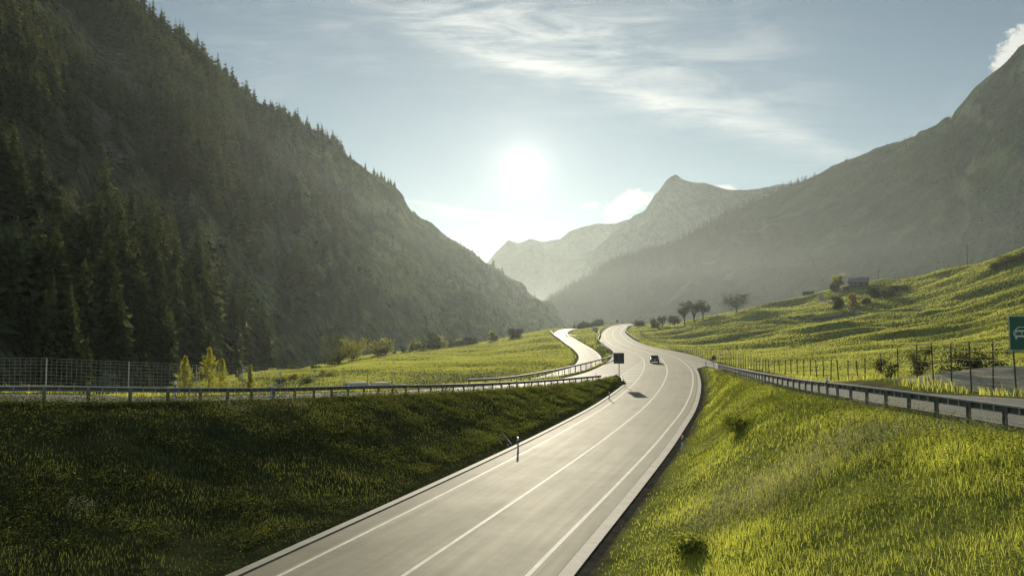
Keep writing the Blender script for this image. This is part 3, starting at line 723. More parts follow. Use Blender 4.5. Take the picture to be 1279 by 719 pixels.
# ------------------------------------------------------------------ signs
def sign(name, loc, rz, label, cat='road sign', post_h=3, post_r=.05, base_z=None):
    z = gz(loc[0], loc[1]) if base_z is None else base_z
    t = empty(name, (loc[0], loc[1], z), rz, label, cat); MB().tube((0, 0, -.5), (0, 0, post_h), post_r, n=10).build('post', M['galv_dark'], t); return t
def plate(t, w, h, zc, mat, name='panel', y=-.07, th=.03, r=.06, dx=0):
    pts = []
    for cx_, cz_, a0 in ((w/2-r, h/2-r, 0), (-w/2+r, h/2-r, 90), (-w/2+r, -h/2+r, 180), (w/2-r, -h/2+r, 270)):
        for a in range(0, 91, 30): pts.append((dx+cx_+r*math.cos(R_(a0+a)), zc+cz_+r*math.sin(R_(a0+a))))
    return MB().prism(pts, y-th, y).build(name, M[mat], t)
# big square panel seen from behind, at the gore
Yg = 113; xg = XY(772.7, Yg)
zc = P(772.7, 447.2, Yg)[2]; t = sign('road_sign', (xg, Yg), .06, 'large square sign seen from its dark back, at the gore of the slip road', post_h=zc-gz(xg, Yg)+.5, post_r=.06)
plate(t, 1.5, 1.5, zc-t.location.z, 'sign_back', 'panel', y=.12)
b = MB()
for dz in (-.45, .45): b.box((0, .075, zc-t.location.z+dz), (1.2, .03, .06))
b.build('bracket', M['galv_dark'], t)
# grey panel beyond the bend
Yg = 300; xg = XY(743, Yg); zc = P(743, 411, Yg)[2]
t = sign('road_sign', (xg, Yg), 0, 'pale grey panel sign on posts between the two far roads', post_h=zc-gz(xg, Yg)+.4, post_r=.07)
plate(t, 2.0, 1.35, zc-t.location.z, 'sign_grey'); MB().box((.55, -.05, (zc-t.location.z)-1.0), (.7, .06, .5)).build('sub_panel', M['sign_back'], t)
# dark sign at the crest
Yg = 497; xg = XY(770.6, Yg); zc = P(770.6, 401, Yg)[2]
t = sign('road_sign', (xg, Yg), 0, 'tiny dark upright sign at the crest of the main road', post_h=zc-gz(xg, Yg)+.3, post_r=.09, base_z=float(Mz(Yg)))
plate(t, 1.1, 1.7, zc-t.location.z, 'sign_back')
# round sign seen from behind
Yg = 127; xg = XY(890.6, Yg); zc = P(890.6, 446.7, Yg)[2]
t = sign('road_sign', (xg, Yg), -.1, 'round dark sign on a pole at the start of the right guardrail', post_h=zc-gz(xg, Yg)+.2)
MB().tube((0, .05, zc-t.location.z), (0, .09, zc-t.location.z), .36, n=28).build('disc', M['sign_back'], t)
# give-way sign
Yg = 156; xg = XY(909.3, Yg); zc = P(909.3, 435, Yg)[2]
t = sign('yield_sign', (xg, Yg), .05, 'red and white give-way triangle by the pasture fence', post_h=zc-gz(xg, Yg)+.2)
def tri(s_): return [(-s_/2, s_*.29), (s_/2, s_*.29), (0, -s_*.577)]
z0 = zc-t.location.z
MB().prism([(a, z0+b_) for a, b_ in tri(.98)], -.09, -.06).build('red_border', M['sign_red'], t)
MB().prism([(a, z0+b_) for a, b_ in tri(.60)], -.1, -.088).build('white_field', M['sign_white'], t)
# green motor-road sign
Yg = 40.5; xg = XY(1280, Yg); zc = P(1280, 416, Yg)[2]
t = sign('motorway_sign', (xg+.0, Yg), 0, 'green sign with a white car symbol beside the right slip road', post_h=zc-gz(xg, Yg)+.7, post_r=.05)
zc -= t.location.z
plate(t, 1.80, 1.76, zc, 'galv', 'rim', y=-.075, th=.035, r=.07); plate(t, 1.72, 1.68, zc, 'sign_green', 'panel', y=-.108, th=.006, r=.05)
cs = MB(); y0, y1 = -.126, -.112; s_ = .0405          # one photo pixel at the sign
def bar(x0, z0, x1, z1, w):
    d = Vector((x1-x0, 0, z1-z0)); n_ = Vector((-d.z, 0, d.x)).normalized()*w/2
    cs.prism([(x0-n_.x, z0-n_.z), (x1-n_.x, z1-n_.z), (x1+n_.x, z1+n_.z), (x0+n_.x, z0+n_.z)], y0, y1)
zs = lambda py: zc+(416-py)*s_; xs = lambda px: (px-1280)*s_
for sg in (1, -1):
    X_ = lambda px: xs(px)*sg
    bar(0, zs(408.3), X_(1269.5), zs(408.3), .035); bar(X_(1269.5), zs(408.3), X_(1264.3), zs(413.0), .035)
    bar(X_(1264), zs(413.2), 0, zs(413.2), .075); bar(X_(1264.5), zs(419.6), 0, zs(419.6), .085)
    bar(X_(1273.5), zs(414.6), X_(1273.5), zs(418), .03); bar(X_(1263.6), zs(417.6), X_(1265.2), zs(419.6), .06)
    bar(X_(1266.2), zs(420.5), X_(1266.2), zs(423.5), .075)
    for a in range(10):
        a0, a1 = 2*math.pi*a/10, 2*math.pi*(a+1)/10; r = .066
        bar(X_(1264.6)+r*math.cos(a0), zs(415.2)+r*math.sin(a0), X_(1264.6)+r*math.cos(a1), zs(415.2)+r*math.sin(a1), .034)
cs.build('car_symbol', M['sign_white'], t)
# orange marker post beyond the rail
t = empty('marker_post', (XY(492.3, 122), 122, gz(XY(492.3, 122), 122)), 0, 'orange marker post beside the parked white vehicles', 'marker post')
MB().prism([(-.09, -.05), (.09, -.05), (.06, .05), (-.06, .05)], -.3, 1.2, axis='z').build('body', M['orange'], t); MB().prism([(-.09, -.05), (.09, -.05), (.06, .05), (-.06, .05)], 1.2, 1.32, axis='z').build('cap', M['black'], t)

# ------------------------------------------------------------------ drainage chute lying on the left bank
cx0, cy0 = XY(619, 60.5), 60.5; cx1, cy1 = XY(633, 55), 55.0
p0 = Vector((cx0, cy0, gz(cx0, cy0)+.03)); p1 = Vector((cx1, cy1, gz(cx1, cy1)+.03))
path = np.array([p0.lerp(p1, f) for f in np.linspace(0, 1, 9)]); path[:, 2] = [gz(a, b)+.04 for a, b, _ in path]
t = empty('drain_chute', tuple(path[0]), 0, 'concrete drain chute running down the left embankment', 'drain chute')
MB().sweep(path, [(-.36, .06), (-.31, .06), (-.2, -.06), (.2, -.06), (.31, .06), (.36, .06), (.36, -.3), (-.36, -.3)]).build('channel', M['stone'], t, world=True)
a0 = math.atan2((p1-p0).y, (p1-p0).x)
MB().box((path[0, 0], path[0, 1], path[0, 2]-.08), (.2, .72, .2), a0).build('head_wall', M['stone'], t, world=True)

# ------------------------------------------------------------------ cars
def car(loc, rz, label, paint, length=4.4, width=1.8, height=1.48, hood=.98, cab0=.22, cab1=.80, roof0=.36, roof1=.72, name='car', van=False, group=None, glass=.86):
    """nose towards local +X; body lofted from cross sections"""
    t = empty(name, loc, rz, label, 'car' if not van else 'van', group)
    Lh = length; w = width/2
    def loft(secs, nm, mat, sub=1):
        b = MB(); m_ = len(secs[0]); vs = [p for s_ in secs for p in s_]; fs = []
        for i in range(len(secs)-1):
            for k in range(m_): fs.append([i*m_+k, i*m_+(k+1) % m_, (i+1)*m_+(k+1) % m_, (i+1)*m_+k])
        fs += [list(range(m_-1, -1, -1)), [(len(secs)-1)*m_+k for k in range(m_)]]
        b.add(vs, fs, True); o = b.build(nm, mat, t, bevel=.03); return o
    def sec(x, zb, zt, wb, wt):
        return [(x, -wb, zb), (x, -wb*1.02, (zb+zt)*.5), (x, -wt, zt), (x, -wt*.5, zt+.03), (x, wt*.5, zt+.03), (x, wt, zt), (x, wb*1.02, (zb+zt)*.5), (x, wb, zb)]
    xf = Lh/2
    hz_ = hood if van else .92
    loft([sec(-xf, .38, hz_*.92, w*.88, w*.82), sec(-xf+.15, .26, hz_, w*.96, w*.9), sec(-xf*.4, .22, hz_*1.02, w, w*.95), sec(xf*.3, .22, hz_*1.0, w, w*.95), sec(xf-.45, .24, hz_*.92, w*.98, w*.88), sec(xf-.08, .30, hz_*.78, w*.9, w*.8), sec(xf, .38, hz_*.66, w*.82, w*.72)], 'body', paint)
    X0 = -xf+Lh*(1-cab1); X1 = -xf+Lh*(1-cab0); r0 = -xf+Lh*(1-roof1); r1 = -xf+Lh*(1-roof0)
    ws, wr = w*.93, w*.76
    cz0 = hz_*.98; b = MB()
    g = [(X0, -ws, cz0), (X1, -ws, cz0), (X1, ws, cz0), (X0, ws, cz0), (r0, -wr, height), (r1, -wr, height), (r1, wr, height), (r0, wr, height)]
    b.add(g, [[3, 2, 1, 0], [4, 5, 6, 7], [0, 1, 5, 4], [1, 2, 6, 5], [2, 3, 7, 6], [3, 0, 4, 7]]); b.build('cabin', paint, t, bevel=.06)
    gv = [Vector(p) for p in g]
    zf, zo = (glass, 0)
    def pane(nm, a, b_, c, d, push):
        q = [gv[a], gv[b_], gv[c], gv[d]]; cen = sum(q, Vector())/4; qq = [cen+Vector(((p-cen).x*.86, (p-cen).y*.86, (p-cen).z*zf))+Vector(push)+Vector((0, 0, zo)) for p in q]
        MB().add(qq, [[0, 1, 2, 3]]).build(nm, M['glass'], t)
    pane('windscreen', 1, 2, 6, 5, (.012, 0, .012)); pane('rear_window', 3, 0, 4, 7, (-.012, 0, .012))
    for sg, (a, b_, c, d) in ((-1, (0, 1, 5, 4)), (1, (2, 3, 7, 6))): pane('side_window', a, b_, c, d, (0, sg*.014, .006))
    for sx_ in (-1, 1):
        for sy_ in (-1, 1):
            wx = sx_*Lh*.30; wt = MB().tube((0, -.11, 0), (0, .11, 0), .32, n=20).build('wheel', M['rubber'], t); wt.location = (wx, sy_*(w-.1), .32)
            MB().tube((0, sy_*.1, 0), (0, sy_*.125, 0), .2, .17, n=14).build('rim', M['chrome'], wt)
    for sy_ in (-1, 1):
        MB().box((xf-.10, sy_*w*.66, .66), (.14, .34, .15), sy_*-.3).build('headlight', M['sign_white'], t, bevel=.02)
        MB().box((-xf+.04, sy_*w*.72, .78), (.1, .26, .16)).build('tail_light', M['sign_red'], t)
        MB().box((X1-.22, sy_*(w+.1), cz0+.06), (.1, .18, .13)).build('mirror', paint, t)
    MB().box((xf-.02, 0, .46), (.06, w*1.0, .16)).build('grille', M['black'], t)
    MB().box((xf+.005, 0, .60), (.03, .5, .11)).build('number_plate', M['sign_white'], t)
    return t
def paint(n, c, r=.25): return simple(n, c, r, 0, var=.05, spec=.6)
M['paint_dark'] = paint('car_paint_dark', (.02, .022, .026)); M['paint_white'] = paint('car_paint_white', (.82, .82, .80), .45); M['paint_silver'] = paint('car_paint_silver', (.55, .56, .56))
i = iy(road_main, 163); tt_ = tM[i]; q = Mpt(163, -1.95, .01)
car(q, math.atan2(-tt_[1], -tt_[0])+.0, 'dark car driving towards the camera on the main road', M['paint_dark'])
D_side = lambda px, Y: (XY(px, Y), Y)
def on_side(px, off):
    for i in range(len(side_road)):
        pass
    j = int(np.argmin(np.abs((side_road[:, 0]/side_road[:, 1]) - (px-639.5)/1000))); tt = tangents(side_road)[j]
    return (side_road[j, 0]+tt[1]*off, side_road[j, 1]-tt[0]*off, side_road[j, 2]+.01), math.atan2(tt[1], tt[0])
p, a = on_side(445.5, .5); car(p, a, 'white van with a tall roof, leftmost of the three parked behind the left guardrail', M['paint_white'], 4.5, 1.85, 1.86, hood=1.15, cab0=.16, cab1=.985, roof0=.30, roof1=.95, name='van', van=True, glass=.4)
p, a = on_side(473.5, .3); car(p, a+math.pi, 'white car parked between the tall van and the low silver car', M['paint_white'], 4.3, 1.8, 1.72, cab0=.24, cab1=.96, roof0=.38, roof1=.86, glass=.5)
p, a = on_side(502, .4); car(p, a, 'low silver car, rightmost of the vehicles parked behind the left guardrail', M['paint_silver'], 4.4, 1.78, 1.36, glass=.6)

# ------------------------------------------------------------------ house, shed, walls, poles
Yh = 392; hx = XY(1073.5, Yh); hzz = P(1073.5, 355.5, Yh)[2]
hzg = min(gz(hx, Yh), hzz+1)
t = empty('wooden_house', (hx, Yh, hzg), R_(-24), 'dark timber chalet with a slate gable roof on the right hillside', 'house')
lx, ly, wh, rh = 8.2, 6.4, 2.9, 4.9       # ridge along local x
b = MB(); b.prism([(-ly/2, -1.5), (ly/2, -1.5), (ly/2, wh), (0, rh-.12), (-ly/2, wh)], -lx/2, lx/2, axis='x'); b.build('wall', M['wood_dark'], t)
MB().box((0, 0, -.45), (lx+.12, ly+.12, 1.7)).build('plinth', M['stone'], t)
b = MB()
for sg in (-1, 1):
    b.prism([(sg*(ly/2+.55), wh-.35), (0, rh), (0, rh+.14), (sg*(ly/2+.55), wh-.21)], -lx/2-.7, lx/2+.7, axis='x')
rf = b.build('roof', M['roof'], t)
MB().box((1.6, .9, rh+.15), (.5, .5, 1.1)).build('chimney', M['stone'], rf)
for x_, z_ in ((-2.6, 1.6), (-.4, 1.6), (2.2, 1.6)):
    w_ = MB().box((x_, -ly/2-.01, z_), (.95, .07, 1.05)).build('window', M['sign_grey'], t); MB().box((x_, -ly/2-.05, z_), (.75, .03, .85)).build('pane', M['glass'], w_)
for y_, z_ in ((-1.4, 1.6), (1.4, 1.6), (0, 3.6)):
    w_ = MB().box((-lx/2-.01, y_, z_), (.07, .9, .95)).build('window', M['sign_grey'], t); MB().box((-lx/2-.05, y_, z_), (.03, .7, .75)).build('pane', M['glass'], w_)
d_ = MB().box((-lx/2-.012, 0, 1.0), (.07, .95, 2.0)).build('door', M['wood'], t); MB().box((-lx/2-.06, .35, 1.0), (.04, .05, .14)).build('handle', M['chrome'], d_)
b = MB(); b.box((-lx/2-.5, 0, 2.55), (.9, ly-.4, .1)); b.box((-lx/2-.93, 0, 3.0), (.06, ly-.4, .8)); b.build('balcony', M['wood'], t)
# lean-to beside the house
xs_, Ys = XY(1059, 394), 394
t = empty('stable', (xs_, Ys, gz(xs_, Ys)), R_(-20), 'small lean-to stable left of the timber chalet', 'stable')
MB().prism([(-2.2, -1), (2.2, -1), (2.2, 2.4), (-2.2, 1.6)], -1.8, 1.8).build('wall', M['wood'], t)
MB().prism([(-2.6, 1.53), (2.6, 2.54), (2.6, 2.66), (-2.6, 1.65)], -2.1, 2.1).build('roof', M['roof'], t); MB().box((-.3, -1.83, .8), (1.1, .08, 1.7)).build('door', M['wood_dark'], t)
# flat shed on the ridge
xs_, Ys = XY(1010, 432), 432
t = empty('shed', (xs_, Ys, gz(xs_, Ys)), R_(8), 'low flat-roofed shed on the ridge left of the chalet', 'shed')
MB().box((0, 0, .7), (5.2, 3.2, 2.6)).build('wall', M['wood'], t); MB().box((0, 0, 2.1), (5.9, 3.9, .22)).build('roof', M['roof'], t); MB().box((1.2, -1.62, .9), (1.1, .08, 1.7)).build('door', M['wood_dark'], t)
MB().tube((2.5, .6, 2.2), (2.5, .6, 4.4), .09, n=8).build('flue', M['galv_dark'], t)
# dry-stone wall on the hill
def stone_wall(px0, px1, py, Y, h, label, th=.8):
    x0, x1 = XY(px0, Y), XY(px1, Y)
    t = empty('stone_wall', (x0, Y, gz(x0, Y)), 0, label, 'stone wall')
    n_ = int((x1-x0)/.55); b = MB()
    for j in range(n_):
        x_ = x0+(j+.5)*(x1-x0)/n_; z_ = gz(x_, Y)
        for r_ in range(2):
            b.box((x_+random.uniform(-.1, .1), Y+random.uniform(-.1, .1), z_-.1+h*(.28+.5*r_)), (.62, th, h*.52), random.uniform(-.08, .08), taper=random.uniform(.8, .95))
    b.build('stones', M['stone'], t, world=True); return t
stone_wall(1031, 1067, 385.5, 310, 1.5, 'dark dry-stone wall below the chalet, longest of the hillside walls')
stone_wall(1016, 1030, 386, 312, 1.1, 'short lower stone wall beside the round bush on the hillside')
# boulders in a row
BM_ = []
for s_ in range(3):
    bm = bmesh.new(); bmesh.ops.create_icosphere(bm, subdivisions=2, radius=.6)
    rr_ = random.Random(s_)
    for v_ in bm.verts: v_.co *= 1+rr_.uniform(-.16, .16); v_.co.z *= .75
    me = bpy.data.meshes.new('boulder'); bm.to_mesh(me); bm.free(); me.materials.append(M['stone']); BM_.append(me)
for j, px in enumerate([962, 969, 975.5, 981, 986, 991, 996, 1000.5, 1004.5, 1008.5, 1012.5]):
    Y = 318+random.uniform(-3, 3); x_ = XY(px, Y); o = link_mesh('boulder', BM_[j % 3]); o.location = (x_, Y, gz(x_, Y)+.2); o.rotation_euler = (0, 0, random.uniform(0, 6)); k_ = random.uniform(.9, 1.6); o.scale = (k_*1.2, k_, k_)
    tag(o, 'dark boulder in the row left of the hillside stone wall', 'boulder', 'row of boulders on the hillside')
# white trough with a pole on the track
xs_, Ys = XY(1149.5, 275), 275
t = empty('water_trough', (xs_, Ys, gz(xs_, Ys)), .2, 'white water trough with a pump post at the hillside fence', 'water trough')
MB().prism([(-1.1, .35), (1.1, .35), (1.3, 1.0), (1.15, 1.0), (1.0, .5), (-1.0, .5), (-1.15, 1.0), (-1.3, 1.0)], -.45, .45).build('basin', M['sign_white'], t); MB().tube((-.3, .5, -.2), (-.3, .5, 2.0), .09, n=8).build('pump_post', M['galv'], t); MB().box((0, 0, .12), (1.6, .6, .5)).build('stand', M['stone'], t)
# farm track
tp = [(1024, 367.5, 405), (1030, 371, 372), (1048, 375.5, 345), (1066, 379, 322), (1085, 382, 305), (1110, 385, 292), (1140, 387.3, 283)]
tp = catmull([(XY(a, Y), Y, 0) for a, _, Y in tp], 2.0); tp[:, 2] = ground(tp[:, 0], tp[:, 1])
lo_t = 1.5; 
for s_ in (-1, 1):
    tp[:, 2] = np.maximum(tp[:, 2], ground(offset(tp, s_*1.5)[:, 0], offset(tp, s_*1.5)[:, 1]))
ribbon('path', tp, -1.1, 1.1, .06, M['gravel'], skirt=.6)
# utility poles
def pole(px, pyb, Y, h, label, arms=1, r=.13):
    x_ = XY(px, Y); z_ = gz(x_, Y)
    t = empty('utility_pole', (x_, Y, z_), R_(25), label, 'utility pole', 'power line poles along the hill')
    MB().tube((0, 0, -.8), (0, 0, h), r*1.15, r*.7, 8).build('pole', M['wood_dark'], t)
    for k_ in range(arms):
        c_ = MB().box((0, 0, h-.5-k_*1.4), (2.6 if arms > 1 else 1.5, .14, .16)).build('crossarm', M['wood_dark'], t)
        for x2 in (-1.1, 0, 1.1): MB().tube((x2*(.95 if arms > 1 else .55), 0, h-.42-k_*1.4), (x2*(.95 if arms > 1 else .55), 0, h-.12-k_*1.4), .06, n=6).build('insulator', M['reflector'], c_)
    return t
pole(1210.5, 335, 400, 12.5, 'tallest double-armed power pole, on the crest above the dark slope', 2, .2)
for px, Y, h, lab in [(1172, 408, 7.5, 'thin power pole just left of the tallest pole'), (1143.5, 415, 6.2, 'thin power pole on the ridge, second to the left of the tallest pole'), (1119, 420, 5.4, 'thin power pole on the ridge, third to the left of the tallest pole'), (1098.5, 425, 7.4, 'thin power pole nearest the chalet'),
                      (1216, 395, 3.6, 'short pole right beside the tallest power pole'), (1259.5, 300, 5.2, 'thin pole standing before the big bush at the right edge'), (962.5, 520, 9, 'hidden pole at the foot of the ridge')][:6]:
    pole(px, 0, Y, h, lab)
# ------------------------------------------------------------------ vegetation
M['grass'] = leafy('grass_blades', (.19, .22, .04), (.64, .66, .17), .6, (1.4, 1.4, .8), gloss=.012)
M['grass_dark'] = leafy('shade_toned_grass', (.055, .066, .032), (.19, .21, .088), .48, (1.5, 1.5, .6), gloss=0)  # darker copy of the grass, with the left bank's shade in its colour
M['grass_dry'] = leafy('dry_grass', (.25, .21, .07), (.5, .45, .2), .5, (1.3, 1.2, .7), gloss=.03)
M['meadow'] = leafy('meadow_grass', (.18, .20, .055), (.48, .495, .17), .57, (1.4, 1.4, .9), gloss=.0)
M['seed'] = leafy('seed_head', (.35, .33, .2), (.75, .72, .55), .5, (1.2, 1.2, .9), gloss=0)
M['weed'] = leafy('weed_leaves', (.065, .08, .036), (.38, .41, .15), .5, (1.6, 1.6, .6), gloss=0)
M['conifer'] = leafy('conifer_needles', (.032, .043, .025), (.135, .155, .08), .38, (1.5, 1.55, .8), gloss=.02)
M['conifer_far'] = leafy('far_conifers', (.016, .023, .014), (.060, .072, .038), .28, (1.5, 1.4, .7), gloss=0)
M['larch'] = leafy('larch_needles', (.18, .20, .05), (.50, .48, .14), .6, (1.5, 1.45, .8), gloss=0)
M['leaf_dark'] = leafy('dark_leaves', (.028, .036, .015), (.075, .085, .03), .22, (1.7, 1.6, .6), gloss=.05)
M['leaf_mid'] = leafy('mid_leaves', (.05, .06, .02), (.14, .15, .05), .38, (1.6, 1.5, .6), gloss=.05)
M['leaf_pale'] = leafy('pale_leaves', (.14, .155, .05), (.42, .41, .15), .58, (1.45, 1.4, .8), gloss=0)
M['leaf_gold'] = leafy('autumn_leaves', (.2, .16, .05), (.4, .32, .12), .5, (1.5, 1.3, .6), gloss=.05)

def blades(name, X, Y, Z, h, w, lean, mat, tint, kind='stuff'):
    n = len(X); yaw = rng.uniform(0, 2*np.pi, n); ld = rng.uniform(0, 2*np.pi, n)
    ax, ay = np.cos(yaw)*w/2, np.sin(yaw)*w/2; lx_, ly_ = np.cos(ld)*lean*h, np.sin(ld)*lean*h
    V = np.empty((n, 5, 3), np.float32)
    V[:, 0] = np.stack([X-ax, Y-ay, Z-.04], 1); V[:, 1] = np.stack([X+ax, Y+ay, Z-.04], 1)
    V[:, 2] = np.stack([X+ax*.75+lx_*.35, Y+ay*.75+ly_*.35, Z+h*.6], 1); V[:, 3] = np.stack([X-ax*.75+lx_*.35, Y-ay*.75+ly_*.35, Z+h*.6], 1)
    V[:, 4] = np.stack([X+lx_, Y+ly_, Z+h*np.sqrt(np.maximum(1-lean**2*.5, .3))], 1)
    b0 = np.arange(n)[:, None]*5
    q = b0+np.array([0, 1, 2, 3]); t_ = b0+np.array([3, 2, 4])
    o = link_mesh(name, np_mesh(name, V.reshape(-1, 3), [q, t_], mat, False, {'tint': np.repeat(tint, 5)})); return tag(o, kind=kind)
def tufts(name, X, Y, Z, h, w, mat, tint):
    n = len(X); yaw = rng.normal(0, .7, n); ax, ay = np.cos(yaw)*w/2, np.sin(yaw)*w/2; j = rng.normal(0, .35, (n, 2))*h[:, None]
    V = np.empty((n, 3, 3), np.float32)
    V[:, 0] = np.stack([X-ax, Y-ay, Z-.05], 1); V[:, 1] = np.stack([X+ax, Y+ay, Z-.05], 1); V[:, 2] = np.stack([X+j[:, 0], Y+j[:, 1], Z+h], 1)
    o = link_mesh(name, np_mesh(name, V.reshape(-1, 3), np.arange(n*3).reshape(-1, 3), mat, False, {'tint': np.repeat(tint, 3)})); return tag(o, kind='stuff')
G = {k: shp(a) for k, a in dict(dM=dM, latM=latM, dS=dS, latS=latS, dR=dR, latR=latR, dD=dD, dmin=dmin, zS=zS, zM=zM, mound=mound_mask).items()}
def cand(n, u0, u1, Y0, Y1):
    u = rng.uniform(u0, u1, n); v = rng.uniform(math.log(Y0+25), math.log(Y1+25), n); Y = np.exp(v)-25; return u*(Y+25), Y
def S_(k, X, Y): return grid_sample(G[k], X, Y)
# --- bright bank on the right
X, Y = cand(520000, -.12, .60, 10, 150)
lm, lr, dm, dr = S_('latM', X, Y), S_('latR', X, Y), S_('dM', X, Y), S_('dR', X, Y)
pn = fbm(X/3.2, Y/4, 3, 101); pn2 = fbm(X/9, Y/12, 2, 103)
keep = (lm > 0) & (lr < 0) & (dr > .12) & (dm > .65+.5*pn) & (rng.random(len(X)) < np.clip(.75+.7*pn, .25, 1)*smooth(dm, .5, 2.4)+.04)
X, Y, dm, dr, pn, pn2 = [a[keep] for a in (X, Y, dm, dr, pn, pn2)]
h = (.09+.13*rng.random(len(X))+.15*np.clip(pn+.2, 0, 1))*np.interp(dm, [1, 4], [.5, 1]); w = np.maximum(.008, .0005*Y)*rng.uniform(.7, 1.4, len(X))
tint = np.clip(.46+.6*pn+.55*pn2+rng.normal(0, .22, len(X)), 0, 1)
blades('grass', X, Y, ground(X, Y), h, w, rng.uniform(.2, .9, len(X)), M['grass'], tint)
# --- left bank, its shade put into a darker blade colour
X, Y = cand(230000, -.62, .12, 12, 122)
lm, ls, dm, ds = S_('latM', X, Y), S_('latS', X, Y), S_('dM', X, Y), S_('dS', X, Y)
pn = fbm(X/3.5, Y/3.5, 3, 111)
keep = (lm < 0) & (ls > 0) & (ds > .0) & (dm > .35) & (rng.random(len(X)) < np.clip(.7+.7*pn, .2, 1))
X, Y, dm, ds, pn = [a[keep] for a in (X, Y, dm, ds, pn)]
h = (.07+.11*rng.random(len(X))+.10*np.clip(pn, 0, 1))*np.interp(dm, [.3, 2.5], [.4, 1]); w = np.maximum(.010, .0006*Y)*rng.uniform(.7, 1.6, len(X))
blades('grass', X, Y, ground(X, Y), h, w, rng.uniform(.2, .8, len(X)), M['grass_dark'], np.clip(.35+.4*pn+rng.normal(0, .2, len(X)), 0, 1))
# --- leafy weeds: groups of broad leaves on stalks
def weeds(name, X, Y, hh, nleaf, ls_, mat, tint, spread=.22):
    n = len(X); Z = ground(X, Y); k = nleaf
    a = rng.uniform(0, 2*np.pi, (n, k)); f = rng.random((n, k))**.7; r = rng.random((n, k))*spread*(1.2-f*.5)
    cx = X[:, None]+np.cos(a)*r; cy_ = Y[:, None]+np.sin(a)*r; cz = Z[:, None]+f*hh[:, None]
    d = np.stack([np.cos(a), np.sin(a), rng.uniform(-.5, .6, (n, k))], -1); d /= np.linalg.norm(d, axis=-1, keepdims=True)
    s_ = np.stack([-np.sin(a), np.cos(a), rng.uniform(-.5, .5, (n, k))], -1)
    L_ = (ls_[:, None]*rng.uniform(.6, 1.4, (n, k)))[..., None]; c = np.stack([cx, cy_, cz], -1)
    V = np.stack([c, c+d*L_*.5+s_*L_*.30, c+d*L_, c+d*L_*.5-s_*L_*.30], 2).reshape(-1, 3)
    q = np.arange(len(V)).reshape(-1, 4)
    o = link_mesh(name, np_mesh(name, V, q, mat, False, {'tint': np.repeat(np.clip(tint[:, None]+rng.normal(0, .16, (n, k)), 0, 1).ravel(), 4)})); return tag(o, kind='stuff')
X, Y = cand(60000, -.05, .62, 12, 120)
lm, lr, dm, dr = S_('latM', X, Y), S_('latR', X, Y), S_('dM', X, Y), S_('dR', X, Y); pn = fbm(X/2.4, Y/2.8, 3, 121)
keep = (lm > 0) & (lr < 0) & (dr > .05) & (dm > 2) & (rng.random(len(X)) < np.clip((1-smooth(dr, .8, 6.5))*.9+.9*np.clip(pn-.15, 0, 1), 0, .85))
X, Y, dr, pn = [a[keep] for a in (X, Y, dr, pn)]
weeds('weeds', X, Y, .22+.3*rng.random(len(X))*(1-smooth(dr, 1, 6)*.5), 9, np.maximum(.07, .0016*Y), M['weed'], np.clip(.4+.6*pn+rng.normal(0, .15, len(X)), 0, 1))
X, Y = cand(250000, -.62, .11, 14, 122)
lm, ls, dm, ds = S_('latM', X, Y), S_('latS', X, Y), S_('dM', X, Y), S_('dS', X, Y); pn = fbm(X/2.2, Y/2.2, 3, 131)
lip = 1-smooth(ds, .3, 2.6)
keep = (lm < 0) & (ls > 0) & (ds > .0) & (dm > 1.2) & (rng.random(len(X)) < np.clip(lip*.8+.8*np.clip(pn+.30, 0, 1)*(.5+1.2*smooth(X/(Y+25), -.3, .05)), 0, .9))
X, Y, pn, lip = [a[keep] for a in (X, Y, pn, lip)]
weeds('weeds', X, Y, .12+.22*rng.random(len(X))+.32*lip*rng.random(len(X)), 8, np.maximum(.085, .0018*Y), M['weed'], np.clip(.10+.6*pn+.25*lip+.38*smooth(X/(Y+25), -.22, .06)+rng.normal(0, .12, len(X)), 0, 1), .25)  # tint brightens to the right, standing in for sunlit leaves
# --- verge grass and weeds between the left slip road and its fence, and along the right pasture fence
X, Y = cand(140000, -.66, .75, 38, 330)
ls, ds, lr, dr, dmn = S_('latS', X, Y), S_('dS', X, Y), S_('latR', X, Y), S_('dR', X, Y), S_('dmin', X, Y); pn = fbm(X/3, Y/3, 3, 141); mo = S_('mound', X, Y)
kl = (ls < 0) & (ds > .2) & (ds < 5.5) & (Y < 125); kr = (lr > 0) & (dr > .4) & (dr < np.where(mo > .25, 3.6, 2.6)); kd = (S_('dD', X, Y) > .4) & (S_('dD', X, Y) < 3)
keep = (kl | kr | kd) & (dmn > .15) & (rng.random(len(X)) < np.clip(.55+1.1*pn, .1, 1))
X, Y, pn, ds, mo = [a[keep] for a in (X, Y, pn, ds, mo)]
blades('grass', X, Y, ground(X, Y), .25+.35*rng.random(len(X))+.3*np.clip(pn, 0, 1)*(mo > .25), np.maximum(.015, .0008*Y), rng.uniform(.1, .6, len(X)), M['grass'], np.clip(.55+.5*pn+rng.normal(0, .2, len(X)), 0, 1))
sel = rng.random(len(X)) < .16
blades('dry_grass', X[sel]+.1, Y[sel], ground(X[sel]+.1, Y[sel]), .4+.5*rng.random(sel.sum()), np.maximum(.012, .0007*Y[sel]), rng.uniform(.05, .5, sel.sum()), M['grass_dry'], rng.random(sel.sum()))
